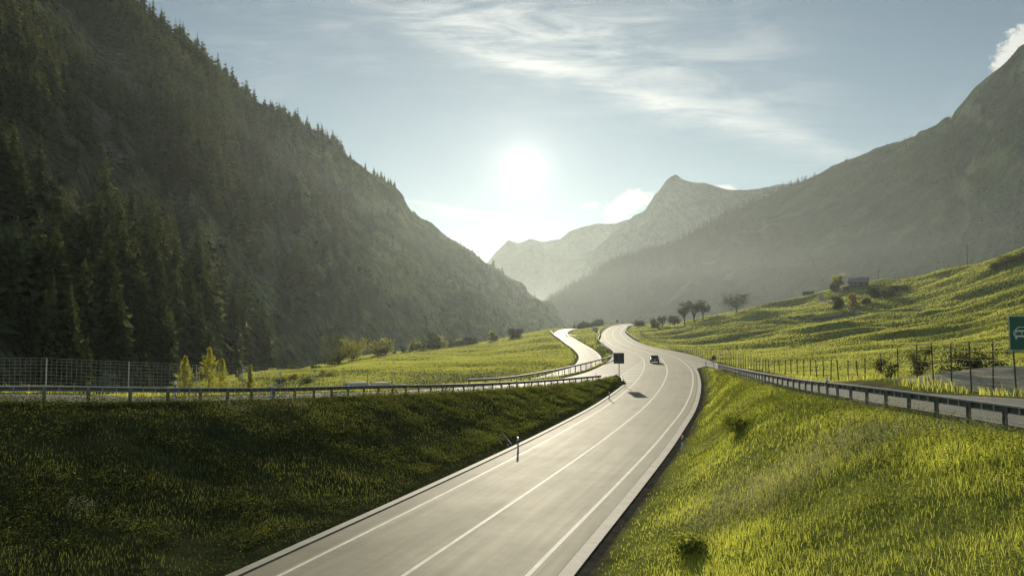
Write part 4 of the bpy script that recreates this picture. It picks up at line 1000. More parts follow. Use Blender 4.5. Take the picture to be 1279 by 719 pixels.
# pale seed heads on the bright bank
cl_ = []
for px, Yc, n_, sp in [(930, 28, 700, 1.2), (985, 27.5, 500, 1.0), (1060, 28, 600, 1.1), (900, 30, 300, 1.2), (1130, 33, 160, 1.6), (900, 33, 120, .8), (925, 50, 90, .8), (875, 46, 80, .7), (1190, 26, 120, .9), (860, 38, 100, .8), (110, 29, 26, .25), (300, 44, 60, .5), (370, 48, 60, .8)]:
    cl_.append(np.stack([XY(px, Yc)+rng.normal(0, sp, n_), Yc+rng.normal(0, sp*1.3, n_)], 1))
cl_ = np.vstack(cl_); weeds('seed_heads', cl_[:, 0], cl_[:, 1], .45+.2*rng.random(len(cl_)), 12, np.full(len(cl_), .045), M['seed'] if 'seed' in M else M['grass_dry'], np.full(len(cl_), .75), .13)
# --- meadow grass on both sides of the valley
X, Y = cand(640000, -.62, .80, 58, 520)
dmn = S_('dmin', X, Y); pn = fbm(X/14, Y/11, 4, 151); lr, ls = S_('latR', X, Y), S_('latS', X, Y); mo = S_('mound', X, Y)
ok = (dmn > .8) & ~((S_('latM', X, Y) < 0) & (ls > 0) & (Y < 122)) & ~((S_('latM', X, Y) > 0) & (lr < 0) & (Y < 150)) & (mo < .3) & ~((X < -20) & (Y < 130) & (rng.random(len(X)) < .6))
keep = ok & (rng.random(len(X)) < np.clip(.62+.8*pn, .12, 1))
X, Y, pn = X[keep], Y[keep], pn[keep]
tufts('meadow_grass', X, Y, ground(X, Y), (.10+.00042*Y)*rng.uniform(.6, 1.5, len(X)), np.maximum(.08, .0024*Y), M['meadow'], np.clip(.5+.5*pn+rng.normal(0, .07, len(X)), 0, 1))

# ------------------------------------------------------------------ trees
def conifer_np(h, r, nw, per, seed, gap=.12, wid=.30, droop=.25, fine=1):
    g = np.random.default_rng(seed); V = []; F = []; T = []
    for i in range(nw):
        f = i/(nw-1); z = h*(gap+(1-gap)*f**.92); R0 = r*(1-f)**.85*(.85+.3*g.random())+.02*r
        n_ = max(3, int(per*(1-f*.55)))
        for k in range(n_):
            if g.random() < .10: continue
            a = 2*np.pi*(k+g.random()*.8)/n_; Rr = R0*g.uniform(.65, 1.15); dz = -droop*Rr*g.uniform(.4, 2.6)+.03*h; z = z+g.normal(0, .018)*h
            d = np.array([np.cos(a), np.sin(a), 0]); s_ = np.array([-np.sin(a), np.cos(a), 0]); w_ = wid*Rr+.03*r
            tw_ = g.uniform(-.35, .35)*w_
            b = len(V); zz = np.array([0, 0, 1.])
            for j in range(fine):
                f0, f1 = j/fine, (j+1.15)/fine
                c0 = d*Rr*f0+zz*(z+dz*f0); c1 = d*Rr*min(f1, 1.05)+zz*(z+dz*min(f1, 1.05)); cm = (c0+c1)/2; ww = w_*(1-.6*f0)
                b = len(V)
                V += [c0, cm+s_*ww+zz*(tw_-.8*ww), c1, cm-s_*ww-zz*(tw_+.8*ww)]
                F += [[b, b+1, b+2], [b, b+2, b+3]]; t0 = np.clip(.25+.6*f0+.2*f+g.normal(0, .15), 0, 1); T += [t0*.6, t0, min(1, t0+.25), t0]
    b = len(V); V += [np.array([0, 0, h*.9]), np.array([.03*r, .04*r, h*.9]), np.array([0, 0, h*1.03])]; F += [[b, b+1, b+2]]; T += [.5]*3
    return np.array(V), np.array(F), np.array(T)
def trunk_np(h, r, n=6):
    V = []; 
    for z, rr_ in ((-1.0, r*1.1), (h, r*.15)):
        for k in range(n): V.append([math.cos(2*math.pi*k/n)*rr_, math.sin(2*math.pi*k/n)*rr_, z])
    F = []
    for k in range(n): F += [[k, (k+1) % n, n+(k+1) % n], [k, n+(k+1) % n, n+k]]
    return np.array(V), np.array(F)
CON = [conifer_np(1, q, nw, per, s_, .08, .24, .5, 2) for s_, (q, nw, per) in enumerate([(.20, 26, 15), (.23, 25, 15), (.17, 27, 14), (.26, 24, 16), (.21, 26, 15), (.29, 23, 16)])]
TRK = trunk_np(.95, .016)
CON_ME = []
for V, F, T in CON:
    VV = np.vstack([V, TRK[0]]); FF = np.vstack([F, TRK[1]+len(V)])
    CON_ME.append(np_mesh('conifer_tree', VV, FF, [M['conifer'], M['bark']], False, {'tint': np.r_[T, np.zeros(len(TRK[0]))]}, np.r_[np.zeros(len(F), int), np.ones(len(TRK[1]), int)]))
def surf_sample(V, px, t, n, weight, seed):
    g = np.random.default_rng(seed); ni, nj = V.shape[:2]
    i = g.uniform(0, ni-1.01, n); j = g.uniform(0, nj-1.01, n); i0, j0 = i.astype(int), j.astype(int); fi, fj = (i-i0)[:, None], (j-j0)[:, None]
    p = (V[i0, j0]*(1-fi)+V[i0+1, j0]*fi)*(1-fj)+(V[i0, j0+1]*(1-fi)+V[i0+1, j0+1]*fi)*fj
    pxs = np.interp(i, np.arange(ni), px); ts = j/(nj-1)
    k = g.random(n) < weight(pxs, ts, p); return p[k], pxs[k], ts[k], i[k]
def wl(px, t, p):
    n_ = fbm(p[:, 0]/38+9, p[:, 2]/38+p[:, 1]/60, 3, 161)
    dens = np.clip(1.1-smooth(px+n_*160, 200, 430)*.93, 0, 1)*smooth(n_, -.16, .12)*.62+.01
    dens *= np.where(px > 440, .12, 1)*np.where(px < -60, .5, 1)
    # nearer, lower slope samples are far denser per metre: even the count out
    return dens*np.clip(p[:, 1]/480, .12, 1.2)**1.3
pL, pxs, ts, iL = surf_sample(VL, pxL, tL, 26000, wl, 5)
sizes = np.random.default_rng(3).uniform(8, 20, len(pL))*np.interp(pxs, [0, 300, 420, 500, 700], [1, 1, .8, .5, .5])
# trees standing on the skyline
sky_px = list(np.random.default_rng(8).uniform(112, 292, 60))+[330, 336, 345, 358, 371, 374, 455, 466, 470, 475, 479, 484, 487, 492, 575, 590, 599, 616, 627, 645, 668]
sk_s = [16+random.uniform(-5, 6) for _ in range(60)]+[5, 8, 9, 6, 6, 5, 9, 10, 8, 10, 9, 8, 9, 8, 6, 7, 6, 15, 13, 8, 8]
skp = []
for px in sky_px:
    i = np.interp(px, pxL, np.arange(len(pxL))); j = -1-random.choice([0, 0, 1, 2, 3]) if px < 300 else -1
    i0 = int(i); skp.append(VL[i0, j]*(1-(i-i0))+VL[i0+1, j]*(i-i0))
pL = np.vstack([pL, skp]); sizes = np.r_[sizes, sk_s]; pxs = np.r_[pxs, sky_px]
inview = (pxs > -45) & (pL[:, 2] < HCAM+pL[:, 1]*.44)
app = sizes/pL[:, 1]*inview; order = np.argsort(-app)
app[-len(sky_px):] += .02; order = np.argsort(-app)
ind = order[:292]; rest = order[292:]
lab_con = 'dark conifer among the forest trees on the shaded left mountainside'
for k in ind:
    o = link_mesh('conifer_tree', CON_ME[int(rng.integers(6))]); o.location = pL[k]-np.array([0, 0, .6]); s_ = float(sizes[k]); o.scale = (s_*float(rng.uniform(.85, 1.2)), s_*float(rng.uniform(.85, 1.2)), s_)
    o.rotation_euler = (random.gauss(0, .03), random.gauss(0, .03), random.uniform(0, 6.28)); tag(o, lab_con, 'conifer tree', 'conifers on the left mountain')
def forest(name, pts, sizes, protos, mat, seed):
    g = np.random.default_rng(seed); Vs = []; Fs = []; Ts = []; b = 0
    kind_ = g.integers(0, len(protos), len(pts)); ang = g.uniform(0, 6.28, len(pts)); sx_ = sizes*g.uniform(.8, 1.25, len(pts)); tj = g.normal(0, .10, len(pts))+.45*fbm(pts[:, 0]/30, pts[:, 2]/30+pts[:, 1]/70, 3, 177)
    for q, (V, F, T) in enumerate(protos):
        ix = np.where(kind_ == q)[0]
        if not len(ix): continue
        c, s_ = np.cos(ang[ix])[:, None], np.sin(ang[ix])[:, None]
        x = (V[None, :, 0]*c-V[None, :, 1]*s_)*sx_[ix, None]+pts[ix, 0:1]; y = (V[None, :, 0]*s_+V[None, :, 1]*c)*sx_[ix, None]+pts[ix, 1:2]; z = V[None, :, 2]*sizes[ix, None]+pts[ix, 2:3]-.4
        Vs.append(np.stack([x, y, z], -1).reshape(-1, 3)); Fs.append((F[None]+(np.arange(len(ix))*len(V))[:, None, None]).reshape(-1, 3)+b); b += len(ix)*len(V)
        Ts.append(np.clip(T[None]+tj[ix, None], 0, 1).ravel())
    o = link_mesh(name, np_mesh(name, np.vstack(Vs), np.vstack(Fs), mat, False, {'tint': np.concatenate(Ts)})); return tag(o, kind='stuff')
CONL = [conifer_np(1, q, nw, per, 40+s_, wid=.36, droop=.5) for s_, (q, nw, per) in enumerate([(.20, 14, 9), (.24, 14, 10), (.28, 13, 10), (.33, 12, 11)])]
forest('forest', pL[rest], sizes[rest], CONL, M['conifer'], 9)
def wr(px, t, p):
    n_ = fbm(p[:, 0]/150+2, p[:, 2]/120, 4, 171); lim = 985+(t-1)*260
    return np.clip(1-smooth(px+n_*130, lim-70, lim+40), .0, 1)*np.clip(.8+.8*n_, .15, 1)
pR, pxr, tr_, _ = surf_sample(VR, pxR, tR, 46000, wr, 6)
CONS = [conifer_np(1, q, nw, per, 60+s_, wid=.45) for s_, (q, nw, per) in enumerate([(.20, 5, 5), (.24, 5, 5), (.28, 5, 5)])]
g_ = np.random.default_rng(12); rk = g_.uniform(688, 1015, 420); ii = np.interp(rk, pxR, np.arange(len(pxR))).astype(int); ridge_ = VR[ii, -1]+g_.normal(0, 1, (420, 3))*[6, 6, .5]
pR = np.vstack([pR, ridge_]); forest('forest', pR, g_.uniform(9, 19, len(pR)), CONS, M['conifer_far'], 10)

def ws(px, t, p): return np.clip(.25+.9*fbm(p[:, 0]/45, p[:, 2]/45+p[:, 1]/90, 3, 191), .02, 1)*np.clip(p[:, 1]/700, .1, 1)
pS, pxS, _, _ = surf_sample(VL, pxL, tL, 16000, ws, 21)
forest('scrub', pS, np.random.default_rng(22).uniform(1.5, 5.5, len(pS)), [conifer_np(1, q, nw, per, 80+s_, .0, .6, .3) for s_, (q, nw, per) in enumerate([(.5, 5, 6), (.7, 4, 7), (.45, 6, 6)])], M['conifer_far'], 23)
vS, _, _, _ = surf_sample(VR, pxR, tR, 9000, lambda px, t, p: np.clip(.2+.9*fbm(p[:, 0]/150, p[:, 2]/90, 3, 193), .0, 1), 24)
forest('scrub', vS, np.random.default_rng(25).uniform(3, 9, len(vS)), [conifer_np(1, q, nw, per, 90+s_, .0, .6, .3) for s_, (q, nw, per) in enumerate([(.5, 4, 5), (.7, 4, 5)])], M['conifer_far'], 26)
def decid(name, x, y, h, w, label, mat, nleaf=900, leaf=.16, seed=1, group=None, trunk_f=.28, bare=0.0, cat='tree', sparse=0.0, z=None, lobes=9):
    g = np.random.default_rng(seed); z = gz(x, y) if z is None else z
    t = empty(name, (x, y, z-.1), 0, label, cat, group)
    b = MB(); r0 = .035*h; b.tube((0, 0, -.4), (0, 0, h*trunk_f), r0, r0*.75, 8); cen = []
    for k in range(lobes):
        a = 2*math.pi*(k+g.random())/lobes*1.618; f = g.uniform(.3, 1) if trunk_f > .3 else g.uniform(0, .97); rr_ = w/2*(.30+.62*math.sqrt(g.random()))*(1-.35*max(0, f-.6)); zz = h*(trunk_f+(.93-trunk_f)*f)
        tip = Vector((math.cos(a)*rr_, math.sin(a)*rr_, zz)); mid = Vector((tip.x*.4, tip.y*.4, h*trunk_f+(zz-h*trunk_f)*.45))
        b.tube((0, 0, h*trunk_f*g.uniform(.55, 1)), mid, r0*.5, r0*.32, 5, False); b.tube(mid, tip, r0*.32, r0*.08, 5, False); cen.append(tip)
        for q in range(3):
            e = tip.lerp(mid, g.uniform(0, .6)); d = Vector(g.normal(0, 1, 3)).normalized()*w*.16; b.tube(e, e+d, r0*.12, r0*.04, 4, False); cen.append(e+d)
    b.build('trunk', M['bark'], t)
    cen = np.array([tuple(c) for c in cen]); n = nleaf; ci = g.integers(0, len(cen), n)
    sig = w*.105*g.uniform(.6, 1.3, len(cen)); p = cen[ci]+g.normal(0, 1, (n, 3))*sig[ci][:, None]*np.array([1, 1, .8]); p[:, 2] = np.clip(p[:, 2], h*.06, h*1.02)
    d = g.normal(0, 1, (n, 3)); d /= np.linalg.norm(d, axis=1)[:, None]; e = np.cross(d, g.normal(0, 1, (n, 3))); e /= np.linalg.norm(e, axis=1)[:, None]+1e-6
    L_ = leaf*g.uniform(.6, 1.5, n)[:, None]
    V = np.stack([p, p+d*L_*.5+e*L_*.38, p+d*L_, p+d*L_*.5-e*L_*.38], 1).reshape(-1, 3)
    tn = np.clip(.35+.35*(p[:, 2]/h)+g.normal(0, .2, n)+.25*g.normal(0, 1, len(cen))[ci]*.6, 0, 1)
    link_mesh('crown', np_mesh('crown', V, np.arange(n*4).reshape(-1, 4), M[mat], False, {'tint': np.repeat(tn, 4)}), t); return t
def conif(name, x, y, h, r, label, mat, seed, group=None, nw=20, per=10, fine=1, droop=.25, wid=.3):
    t = empty(name, (x, y, gz(x, y)-.1), random.uniform(0, 6), label, 'conifer tree', group)
    V, F = trunk_np(h*.97, .022*h, 8); link_mesh('trunk', np_mesh('trunk', V, F, M['bark'], True), t)
    V, F, T = conifer_np(h, r, nw, per, seed, .06, wid, droop, fine); link_mesh('crown', np_mesh('crown', V, F, M[mat], False, {'tint': T}), t); return t
# young larches behind the left fence: feathery, golden green
conif('larch_tree', XY(233, 68), 68, 0, 1, '', 'larch', 1) if False else None
def larch(px, pyt, Y, wpx, label, seed):
    x = XY(px, Y); h = P(px, pyt, Y)[2]-gz(x, Y); r = wpx/2*Y/1000*1.55
    t = empty('larch_tree', (x, Y, gz(x, Y)-.1), random.uniform(0, 6), label, 'larch tree', 'young larches behind the left fence')
    V, F = trunk_np(h*.96, .018*h, 8); link_mesh('trunk', np_mesh('trunk', V, F, M['bark'], True), t)
    g = np.random.default_rng(seed); Vs = []; T = []
    for i in range(24):
        f = i/23; zc_ = h*(.05+.93*f); R0 = r*(1-f)**.82+.03
        for k in range(9 if f < .7 else 6):
            a = g.uniform(0, 2*np.pi); Rr = R0*g.uniform(.35, 1.3); up = g.uniform(.0, .45)*Rr
            m_ = 28
            s0 = g.random(m_)**.7; p = np.stack([np.cos(a)*Rr*s0, np.sin(a)*Rr*s0, zc_+up*s0-.12*Rr*np.sin(s0*3)], 1)+g.normal(0, .035*h/4, (m_, 3))
            d = g.normal(0, 1, (m_, 3))+np.array([np.cos(a)*.6, np.sin(a)*.6, .5]); d /= np.linalg.norm(d, axis=1)[:, None]; e = np.cross(d, g.normal(0, 1, (m_, 3))); e /= np.linalg.norm(e, axis=1)[:, None]
            L_ = .15*g.uniform(.6, 1.3, m_)[:, None]
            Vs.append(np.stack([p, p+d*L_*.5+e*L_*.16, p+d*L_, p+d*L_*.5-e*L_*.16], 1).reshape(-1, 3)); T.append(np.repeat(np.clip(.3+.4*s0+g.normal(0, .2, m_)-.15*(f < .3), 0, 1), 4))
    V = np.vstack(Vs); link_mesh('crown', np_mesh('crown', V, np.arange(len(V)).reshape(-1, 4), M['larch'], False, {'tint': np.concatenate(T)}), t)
larch(233, 444, 70, 23, 'small young larch, left of the two golden larches behind the fence', 31)
larch(263, 433, 72, 33, 'taller golden-green young larch behind the fence post', 32)
larch(279, 447, 77, 16, 'slim young larch tucked behind the right side of the tallest larch', 33)
larch(314, 455, 84, 12, 'thin pale young larch standing alone right of the larch group', 34)
for k, (px, pyt, Y, wpx, lab) in enumerate([(303, 456, 100, 15, 'pale bush between the larches and the thin young larch'), (296, 467, 92, 14, 'low pale bush right behind the larches'), (325, 470, 96, 16, 'low yellowish bush under the thin young larch'), (180, 474, 66, 14, 'small golden bush by the mesh fence left of the larches'), (352, 470, 130, 13, 'small bush left on the scrubby meadow'), (368, 466, 150, 14, 'rounded bush in the middle of the scrubby meadow'), (385, 470, 140, 18, 'low bush in front of the dark twin tree'), (410, 468, 160, 22, 'bush at the foot of the dark twin tree'), (395, 457, 220, 12, 'little pale bush at the back edge of the scrubby meadow'), (345, 460, 230, 14, 'dark bush at the foot of the mountain, left of the meadow'), (365, 456, 250, 10, 'small bush at the mountain foot beside the meadow edge')]):
    x = XY(px, Y); h = max(1.0, P(px, pyt, Y)[2]-gz(x, Y)); decid('bush', x, Y, h, wpx*Y/1000, lab, 'larch' if k in (1, 2, 3) else ('leaf_pale' if k % 2 else 'leaf_mid'), 500, max(.14, .0016*Y), 300+k, 'bushes on the left meadow', .1, cat='bush', lobes=7)
for k, (px, pyt, Y, wpx, mat, lab) in enumerate([
    (424, 428.5, 215, 27, 'leaf_mid', 'dark leaning tree, front one of the pair at the meadow edge'), (442, 430.5, 240, 21, 'leaf_pale', 'lighter round tree just behind the dark leaning one'),
    (472, 429, 285, 12, 'leaf_pale', 'pale tree left in the clump of two before the dark firs'), (482, 428.5, 290, 11, 'leaf_pale', 'pale tree right in the clump of two before the dark firs'),
    (520, 428, 345, 10, 'leaf_pale', 'round tree just left of the tall dark fir in the tree row'), (548, 420, 360, 14, 'leaf_pale', 'broad round tree in the middle of the tree row'), (541, 418, 355, 10, 'leaf_dark', 'dark round tree in the middle of the tree row'),
    (575, 425.5, 385, 8, 'leaf_pale', 'small tree towards the right end of the tree row'), (587, 423.5, 390, 11, 'leaf_dark', 'dark bushy tree at the right end of the tree row'),
    (617, 412.5, 400, 10, 'leaf_pale', 'pale tree standing alone left of the road bend'), (644, 412, 400, 12, 'leaf_dark', 'round tree standing alone just right of the pale one'),
    (726, 402.5, 505, 7, 'leaf_mid', 'small tree on the crest between the two roads'), (747, 400, 500, 9, 'leaf_dark', 'round tree on the knoll left of the main road crest'), (735, 404.5, 510, 10, 'leaf_dark', 'low dark bush on the crest between the two small trees'),
    (798, 402, 470, 9, 'leaf_dark', 'low dark bush right at the crest of the main road'), (855, 379.5, 400, 13, 'leaf_dark', 'first of three airy trees on the right hillside, leftmost'), (866.5, 377.5, 402, 12, 'leaf_dark', 'middle of the three airy trees on the right hillside'), (878, 377.5, 404, 12, 'leaf_dark', 'rightmost of the three airy trees on the right hillside'),
    (920, 370, 385, 26, 'leaf_dark', 'largest rounded tree on the right hillside, apart from the three'), (842, 396, 395, 11, 'leaf_dark', 'round bush below the three airy trees'), (827, 396, 420, 8, 'leaf_mid', 'small bush near the ridge left of the three airy trees'), (818, 399, 425, 7, 'leaf_mid', 'tiny bush on the ridge above the main road'),
    (1047.5, 341.5, 405, 10, 'leaf_pale', 'slim pale birch next to the chalet'), (1047, 371.5, 325, 11, 'leaf_dark', 'round dark bush beside the farm track'), (1066, 367.5, 330, 9, 'leaf_gold', 'yellow autumn bush on the farm track'), (1092, 361, 345, 13, 'leaf_dark', 'dark bush right of the yellow one on the hillside'), (1110, 364, 345, 12, 'leaf_dark', 'low bush in the middle of the hillside hedge'), (1125, 358, 355, 17, 'leaf_dark', 'wide low bush at the right end of the hillside hedge'), (1082, 371, 332, 9, 'leaf_mid', 'low pale bush beside the yellow autumn bush'), (1044, 354, 400, 8, 'leaf_dark', 'dark shrub at the foot of the birch'),
    (1268, 320, 315, 26, 'leaf_mid', 'big bushy tree at the right edge on the hill crest'), (1247, 339, 318, 10, 'leaf_mid', 'small bush left of the big bushy tree at the right edge'), (1290, 322, 312, 20, 'leaf_dark', 'dark bushy tree cut by the right edge')]):
    x = XY(px, Y); h = max(1.5, P(px, pyt, Y)[2]-gz(x, Y)); airy = 'airy' in lab or 'largest' in lab
    grow = 1.28 if k < 9 else 1.0; h *= 1.12*grow; wpx *= grow; decid('bush' if 'bush' in lab and 'tree' not in lab or 'shrub' in lab else 'deciduous_tree', x, Y, h, wpx*Y/1000*1.25, lab, mat, 1500 if airy else 1300, max(.3, .0012*Y) if airy else max(.34, .0017*Y), 400+k, None, .13 if not airy else .31, cat='bush' if 'bush' in lab and 'tree' not in lab or 'shrub' in lab else 'tree', lobes=13 if wpx > 20 else 9)
for k, (px, pyt, Y, wpx, lab) in enumerate([(493, 425.5, 305, 9, 'dark fir just right of the pale pair of trees'), (504, 429, 308, 10, 'shorter wide fir beside the dark fir'), (529, 416.5, 350, 10, 'tallest dark fir in the tree row'), (564, 419, 370, 11, 'dark fir right of the broad round tree in the row'), (513, 432, 325, 7, 'small fir in the gap of the tree row'), (717, 401.5, 500, 8, 'dark fir at the crest beside the side road')]):
    x = XY(px, Y); conif('fir_tree', x, Y, max(3, P(px, pyt, Y)[2]-gz(x, Y)), wpx/2*Y/1000, lab, 'conifer', 500+k, None, 14, 9)
# two dark shrubs on the bright bank
for k, (px, py, Y, wm, h, lab) in enumerate([(925, 548, 43, 2.3, 1.15, 'dark round shrub in the bright grass of the right bank'), (862, 712, 25.4, 1.2, .6, 'small dark shrub at the bottom edge of the right bank'), (1100, 612, 30, 0, 0, '')]):
    if wm: decid('shrub', XY(px, Y), Y, h, wm, lab, 'weed', 3200 if k == 0 else 1800, .085, 600+k, None, .08, cat='shrub', lobes=16)
# shrubs and scrub along the earth mound behind the right fence
for k, (px, pyt, Y, wpx, lab) in enumerate([(1148, 430, 61, 16, 'twiggy bush behind the tallest corner post of the livestock fence'), (1197, 431, 62, 24, 'dark bush behind the livestock fence, left of the green sign'), (1228, 437, 60, 26, 'low dark bush close behind the livestock fence near the sign'), (1105, 446, 68, 14, 'brown bush on the left end of the earth mound')]):
    x = XY(px, Y); h = max(.9, P(px, pyt, Y)[2]-gz(x, Y)); decid('bush', x, Y, h, wpx*Y/1000*1.7, lab, 'leaf_dark' if k else 'leaf_mid', 1500, .12, 700+k, None, .08, cat='bush', lobes=10)
SUN_E = 5.0; SKY_S = .088; SKY_DUST = 0.0; GLOW_W = .09; SKY_TINT = (.95, 1.02, .98); CIRRUS = (.88, .90, .85); HAZE = 3.6e-5; HAZE_LOW = 1.1e-4; HAZE_G = .54
# ------------------------------------------------------------------ sky, sun, haze
SUN_EL = R_(12.0); SUN_AZ = R_(.8)          # azimuth measured from +Y towards +X
S = Vector((math.sin(SUN_AZ)*math.cos(SUN_EL), math.cos(SUN_AZ)*math.cos(SUN_EL), math.sin(SUN_EL)))
sl = bpy.data.lights.new('sun', 'SUN'); sl.energy = SUN_E; sl.angle = R_(.55); sl.color = (1, .91, .70)
so = bpy.data.objects.new('sun', sl); col.objects.link(so); so.rotation_euler = (-S).to_track_quat('-Z', 'Y').to_euler(); so.location = (0, 0, 400)

world = bpy.data.worlds.new('World'); scene.world = world; world.use_nodes = True
nt = world.node_tree; nt.nodes.clear()
wo = nt.nodes.new('ShaderNodeOutputWorld'); bg = nt.nodes.new('ShaderNodeBackground'); L(nt, bg.outputs[0], wo.inputs[0])
sky = nt.nodes.new('ShaderNodeTexSky'); sky.sky_type = 'NISHITA'; sky.sun_disc = False
sky.sun_elevation = SUN_EL; sky.sun_rotation = SUN_AZ; sky.altitude = 1200; sky.air_density = 1.0; sky.dust_density = SKY_DUST; sky.ozone_density = 1.2
tc = nt.nodes.new('ShaderNodeTexCoord'); D = tc.outputs['Generated']
sx = nt.nodes.new('ShaderNodeSeparateXYZ'); L(nt, D, sx.inputs[0])
x, y, z = sx.outputs
yy_ = math_(nt, 'MAXIMUM', y, .05)
u = math_(nt, 'DIVIDE', x, yy_); v = math_(nt, 'DIVIDE', z, yy_)
cuv = nt.nodes.new('ShaderNodeCombineXYZ'); L(nt, u, cuv.inputs[0]); L(nt, v, cuv.inputs[1]); UV = cuv.outputs[0]
def gauss(d, w):
    q = math_(nt, 'DIVIDE', d, w); return math_(nt, 'POWER', 2.71828, math_(nt, 'MULTIPLY', math_(nt, 'MULTIPLY', q, q), -1.0))
def sstep(f, a, b):
    n = nt.nodes.new('ShaderNodeMapRange'); n.interpolation_type = 'SMOOTHSTEP'; n.inputs[1].default_value = a; n.inputs[2].default_value = b; L(nt, f, n.inputs[0]); return n.outputs[0]
def mul(*a):
    r = a[0]
    for b_ in a[1:]: r = math_(nt, 'MULTIPLY', r, b_)
    return r
add = lambda a, b_: math_(nt, 'ADD', a, b_)
# cirrus: a long band sinking to the right, with fibres swept upwards from it
wob = noise(nt, mapping(nt, UV, (3, 3, 1)), 1.0, 2)
dv = math_(nt, 'SUBTRACT', v, add(math_(nt, 'MULTIPLY', u, -.30), add(.352, mul(math_(nt, 'SUBTRACT', wob, .5), .05))))
fib = noise(nt, mapping(nt, UV, (5, 26, 1), (0, 0, R_(-38))), 1.0, 9, .66, .7)
fib2 = noise(nt, mapping(nt, UV, (7, 46, 1), (0, 0, R_(20))), 1.0, 8, .65, .9)
patch = noise(nt, mapping(nt, UV, (2.2, 3.4, 1)), 1.0, 4, .55, .6)
up_side = sstep(dv, -.015, .03)
band = mul(gauss(math_(nt, 'SUBTRACT', dv, .035), .075), sstep(dv, -.05, .012), sstep(u, -.34, -.05), math_(nt, 'SUBTRACT', 1, sstep(u, .33, .55)))
c1 = mul(band, sstep(fib, .34, .66), sstep(patch, .32, .64), .62)
spine = mul(gauss(dv, .016), sstep(u, -.2, .02), math_(nt, 'SUBTRACT', 1, sstep(u, .32, .56)), sstep(fib2, .28, .62), .42)
wisps = mul(sstep(fib2, .46, .75), sstep(patch, .42, .7), sstep(v, .08, .3), .30)
veil = mul(sstep(fib, .38, .8), sstep(patch, .34, .6), sstep(v, .2, .42), .30)
# thin bright streaks low by the left ridge
d2 = math_(nt, 'SUBTRACT', v, add(.1455, math_(nt, 'MULTIPLY', u, -.19)))
streak = mul(gauss(d2, .0035), gauss(math_(nt, 'ADD', u, .045), .07), .55)
d3 = math_(nt, 'SUBTRACT', v, add(.149, math_(nt, 'MULTIPLY', u, -.06)))
streak2 = mul(gauss(d3, .006), gauss(math_(nt, 'ADD', u, .07), .05), .25)
# cumulus around the far peak and at the right edge
wq = noise(nt, mapping(nt, UV, (9, 9, 1), loc=(4, 2, 0)), 1.0, 3)
wv_ = nt.nodes.new('ShaderNodeVectorMath'); wv_.operation = 'ADD'; L(nt, UV, wv_.inputs[0])
wc = nt.nodes.new('ShaderNodeCombineXYZ'); L(nt, mul(math_(nt, 'SUBTRACT', wq, .5), .03), wc.inputs[0]); L(nt, mul(math_(nt, 'SUBTRACT', wq, .5), .02), wc.inputs[1]); L(nt, wc.outputs[0], wv_.inputs[1])
puff = noise(nt, mapping(nt, wv_.outputs[0], (34, 44, 1), loc=(1.3, .4, 0)), 1.0, 9, .66, .2)
def cum(u0, v0, wu, wv, thr, k=1.0, tilt=0, soft=.22):
    du = math_(nt, 'SUBTRACT', u, u0); e = mul(gauss(du, wu), gauss(math_(nt, 'SUBTRACT', math_(nt, 'SUBTRACT', v, v0), mul(du, tilt)), wv))
    return mul(sstep(add(mul(puff, 1.25), mul(e, .75)), thr, thr+soft), sstep(e, .04, .3), k)
cums = add(add(cum(.145, .166, .042, .020, .98, .7, .35), cum(.100, .164, .024, .010, 1.15, .45)), add(cum(.655, .370, .055, .040, .95, .9, .8), add(cum(.135, .146, .04, .010, 1.12, .3), cum(.265, .182, .03, .014, 1.05, .8))))
dots = nt.nodes.new('ShaderNodeVectorMath'); dots.operation = 'DOT_PRODUCT'; L(nt, D, dots.inputs[0]); dots.inputs[1].default_value = S
c_ = math_(nt, 'MAXIMUM', dots.outputs['Value'], 0)
def lobe(n, k): return mul(math_(nt, 'POWER', c_, n), k)
glow = add(add(lobe(18000, 10), lobe(3600, .4)), add(add(lobe(700, .16), lobe(130, .09)), lobe(22, GLOW_W)))
grey = nt.nodes.new('ShaderNodeVectorMath'); grey.operation = 'DOT_PRODUCT'; L(nt, sky.outputs[0], grey.inputs[0]); grey.inputs[1].default_value = (.25, .6, .15)
skyc = mixc(nt, 1.0, mixc(nt, .36, sky.outputs[0], grey.outputs['Value']), SKY_TINT, 'MULTIPLY')
sk = nt.nodes.new('ShaderNodeVectorMath'); sk.operation = 'SCALE'; L(nt, skyc, sk.inputs[0]); sk.inputs['Scale'].default_value = SKY_S
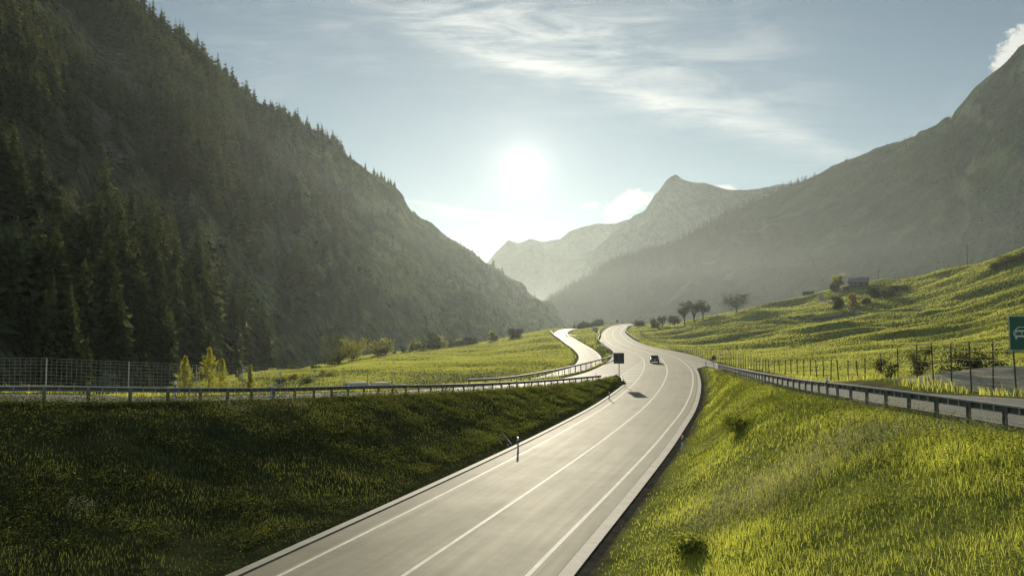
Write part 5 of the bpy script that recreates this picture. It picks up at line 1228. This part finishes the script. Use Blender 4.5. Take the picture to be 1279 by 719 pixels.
def scol(c, f):
    n = nt.nodes.new('ShaderNodeVectorMath'); n.operation = 'SCALE'; n.inputs[0].default_value = c; L(nt, f, n.inputs['Scale']); return n.outputs[0]
def vadd(a, b_):
    n = nt.nodes.new('ShaderNodeVectorMath'); n.operation = 'ADD'; L(nt, a, n.inputs[0]); L(nt, b_, n.inputs[1]); return n.outputs[0]
cl = add(add(c1, spine), add(add(veil, wisps), add(streak, streak2)))
cl = math_(nt, 'MINIMUM', cl, .92)
skyv = mixc(nt, cl, sk.outputs[0], CIRRUS)
skyv = mixc(nt, math_(nt, 'MINIMUM', cums, 1.0), skyv, (.86, .86, .80))
tot = vadd(skyv, scol((1, .955, .80), glow))
L(nt, tot, bg.inputs[0]); bg.inputs[1].default_value = 1.0

# valley haze: one body of air over the whole valley
m, nt, out = new_mat('haze')
vs = N(nt, 'ShaderNodeVolumeScatter'); vs.inputs['Color'].default_value = (.84, .97, .98, 1); vs.inputs['Density'].default_value = HAZE; vs.inputs['Anisotropy'].default_value = HAZE_G
L(nt, vs.outputs[0], out.inputs['Volume']); m.cycles.homogeneous_volume = True if hasattr(m, 'cycles') and hasattr(m.cycles, 'homogeneous_volume') else None
hz = MB().box((0, 6000, 265), (9000, 12600, 750)).build('haze', m); tag(hz, kind='structure')
m, nt, out = new_mat('valley_haze')
vs = N(nt, 'ShaderNodeVolumeScatter'); vs.inputs['Color'].default_value = (.84, .97, .98, 1); vs.inputs['Density'].default_value = HAZE_LOW; vs.inputs['Anisotropy'].default_value = HAZE_G
L(nt, vs.outputs[0], out.inputs['Volume'])
hz2 = MB().box((0, 3080, 30), (5000, 5880, 190)).build('valley_haze', m); tag(hz2, kind='structure')

scene.view_settings.view_transform = 'Standard'; scene.view_settings.look = 'None'; scene.view_settings.exposure = 0; scene.view_settings.gamma = 1
scene.render.engine = 'CYCLES'
cy = scene.cycles
cy.max_bounces = 5; cy.diffuse_bounces = 2; cy.glossy_bounces = 2; cy.transmission_bounces = 3; cy.transparent_max_bounces = 6; cy.volume_bounces = 0
cy.use_denoising = True; cy.use_adaptive_sampling = True; cy.adaptive_threshold = .015; cy.sample_clamp_indirect = 6
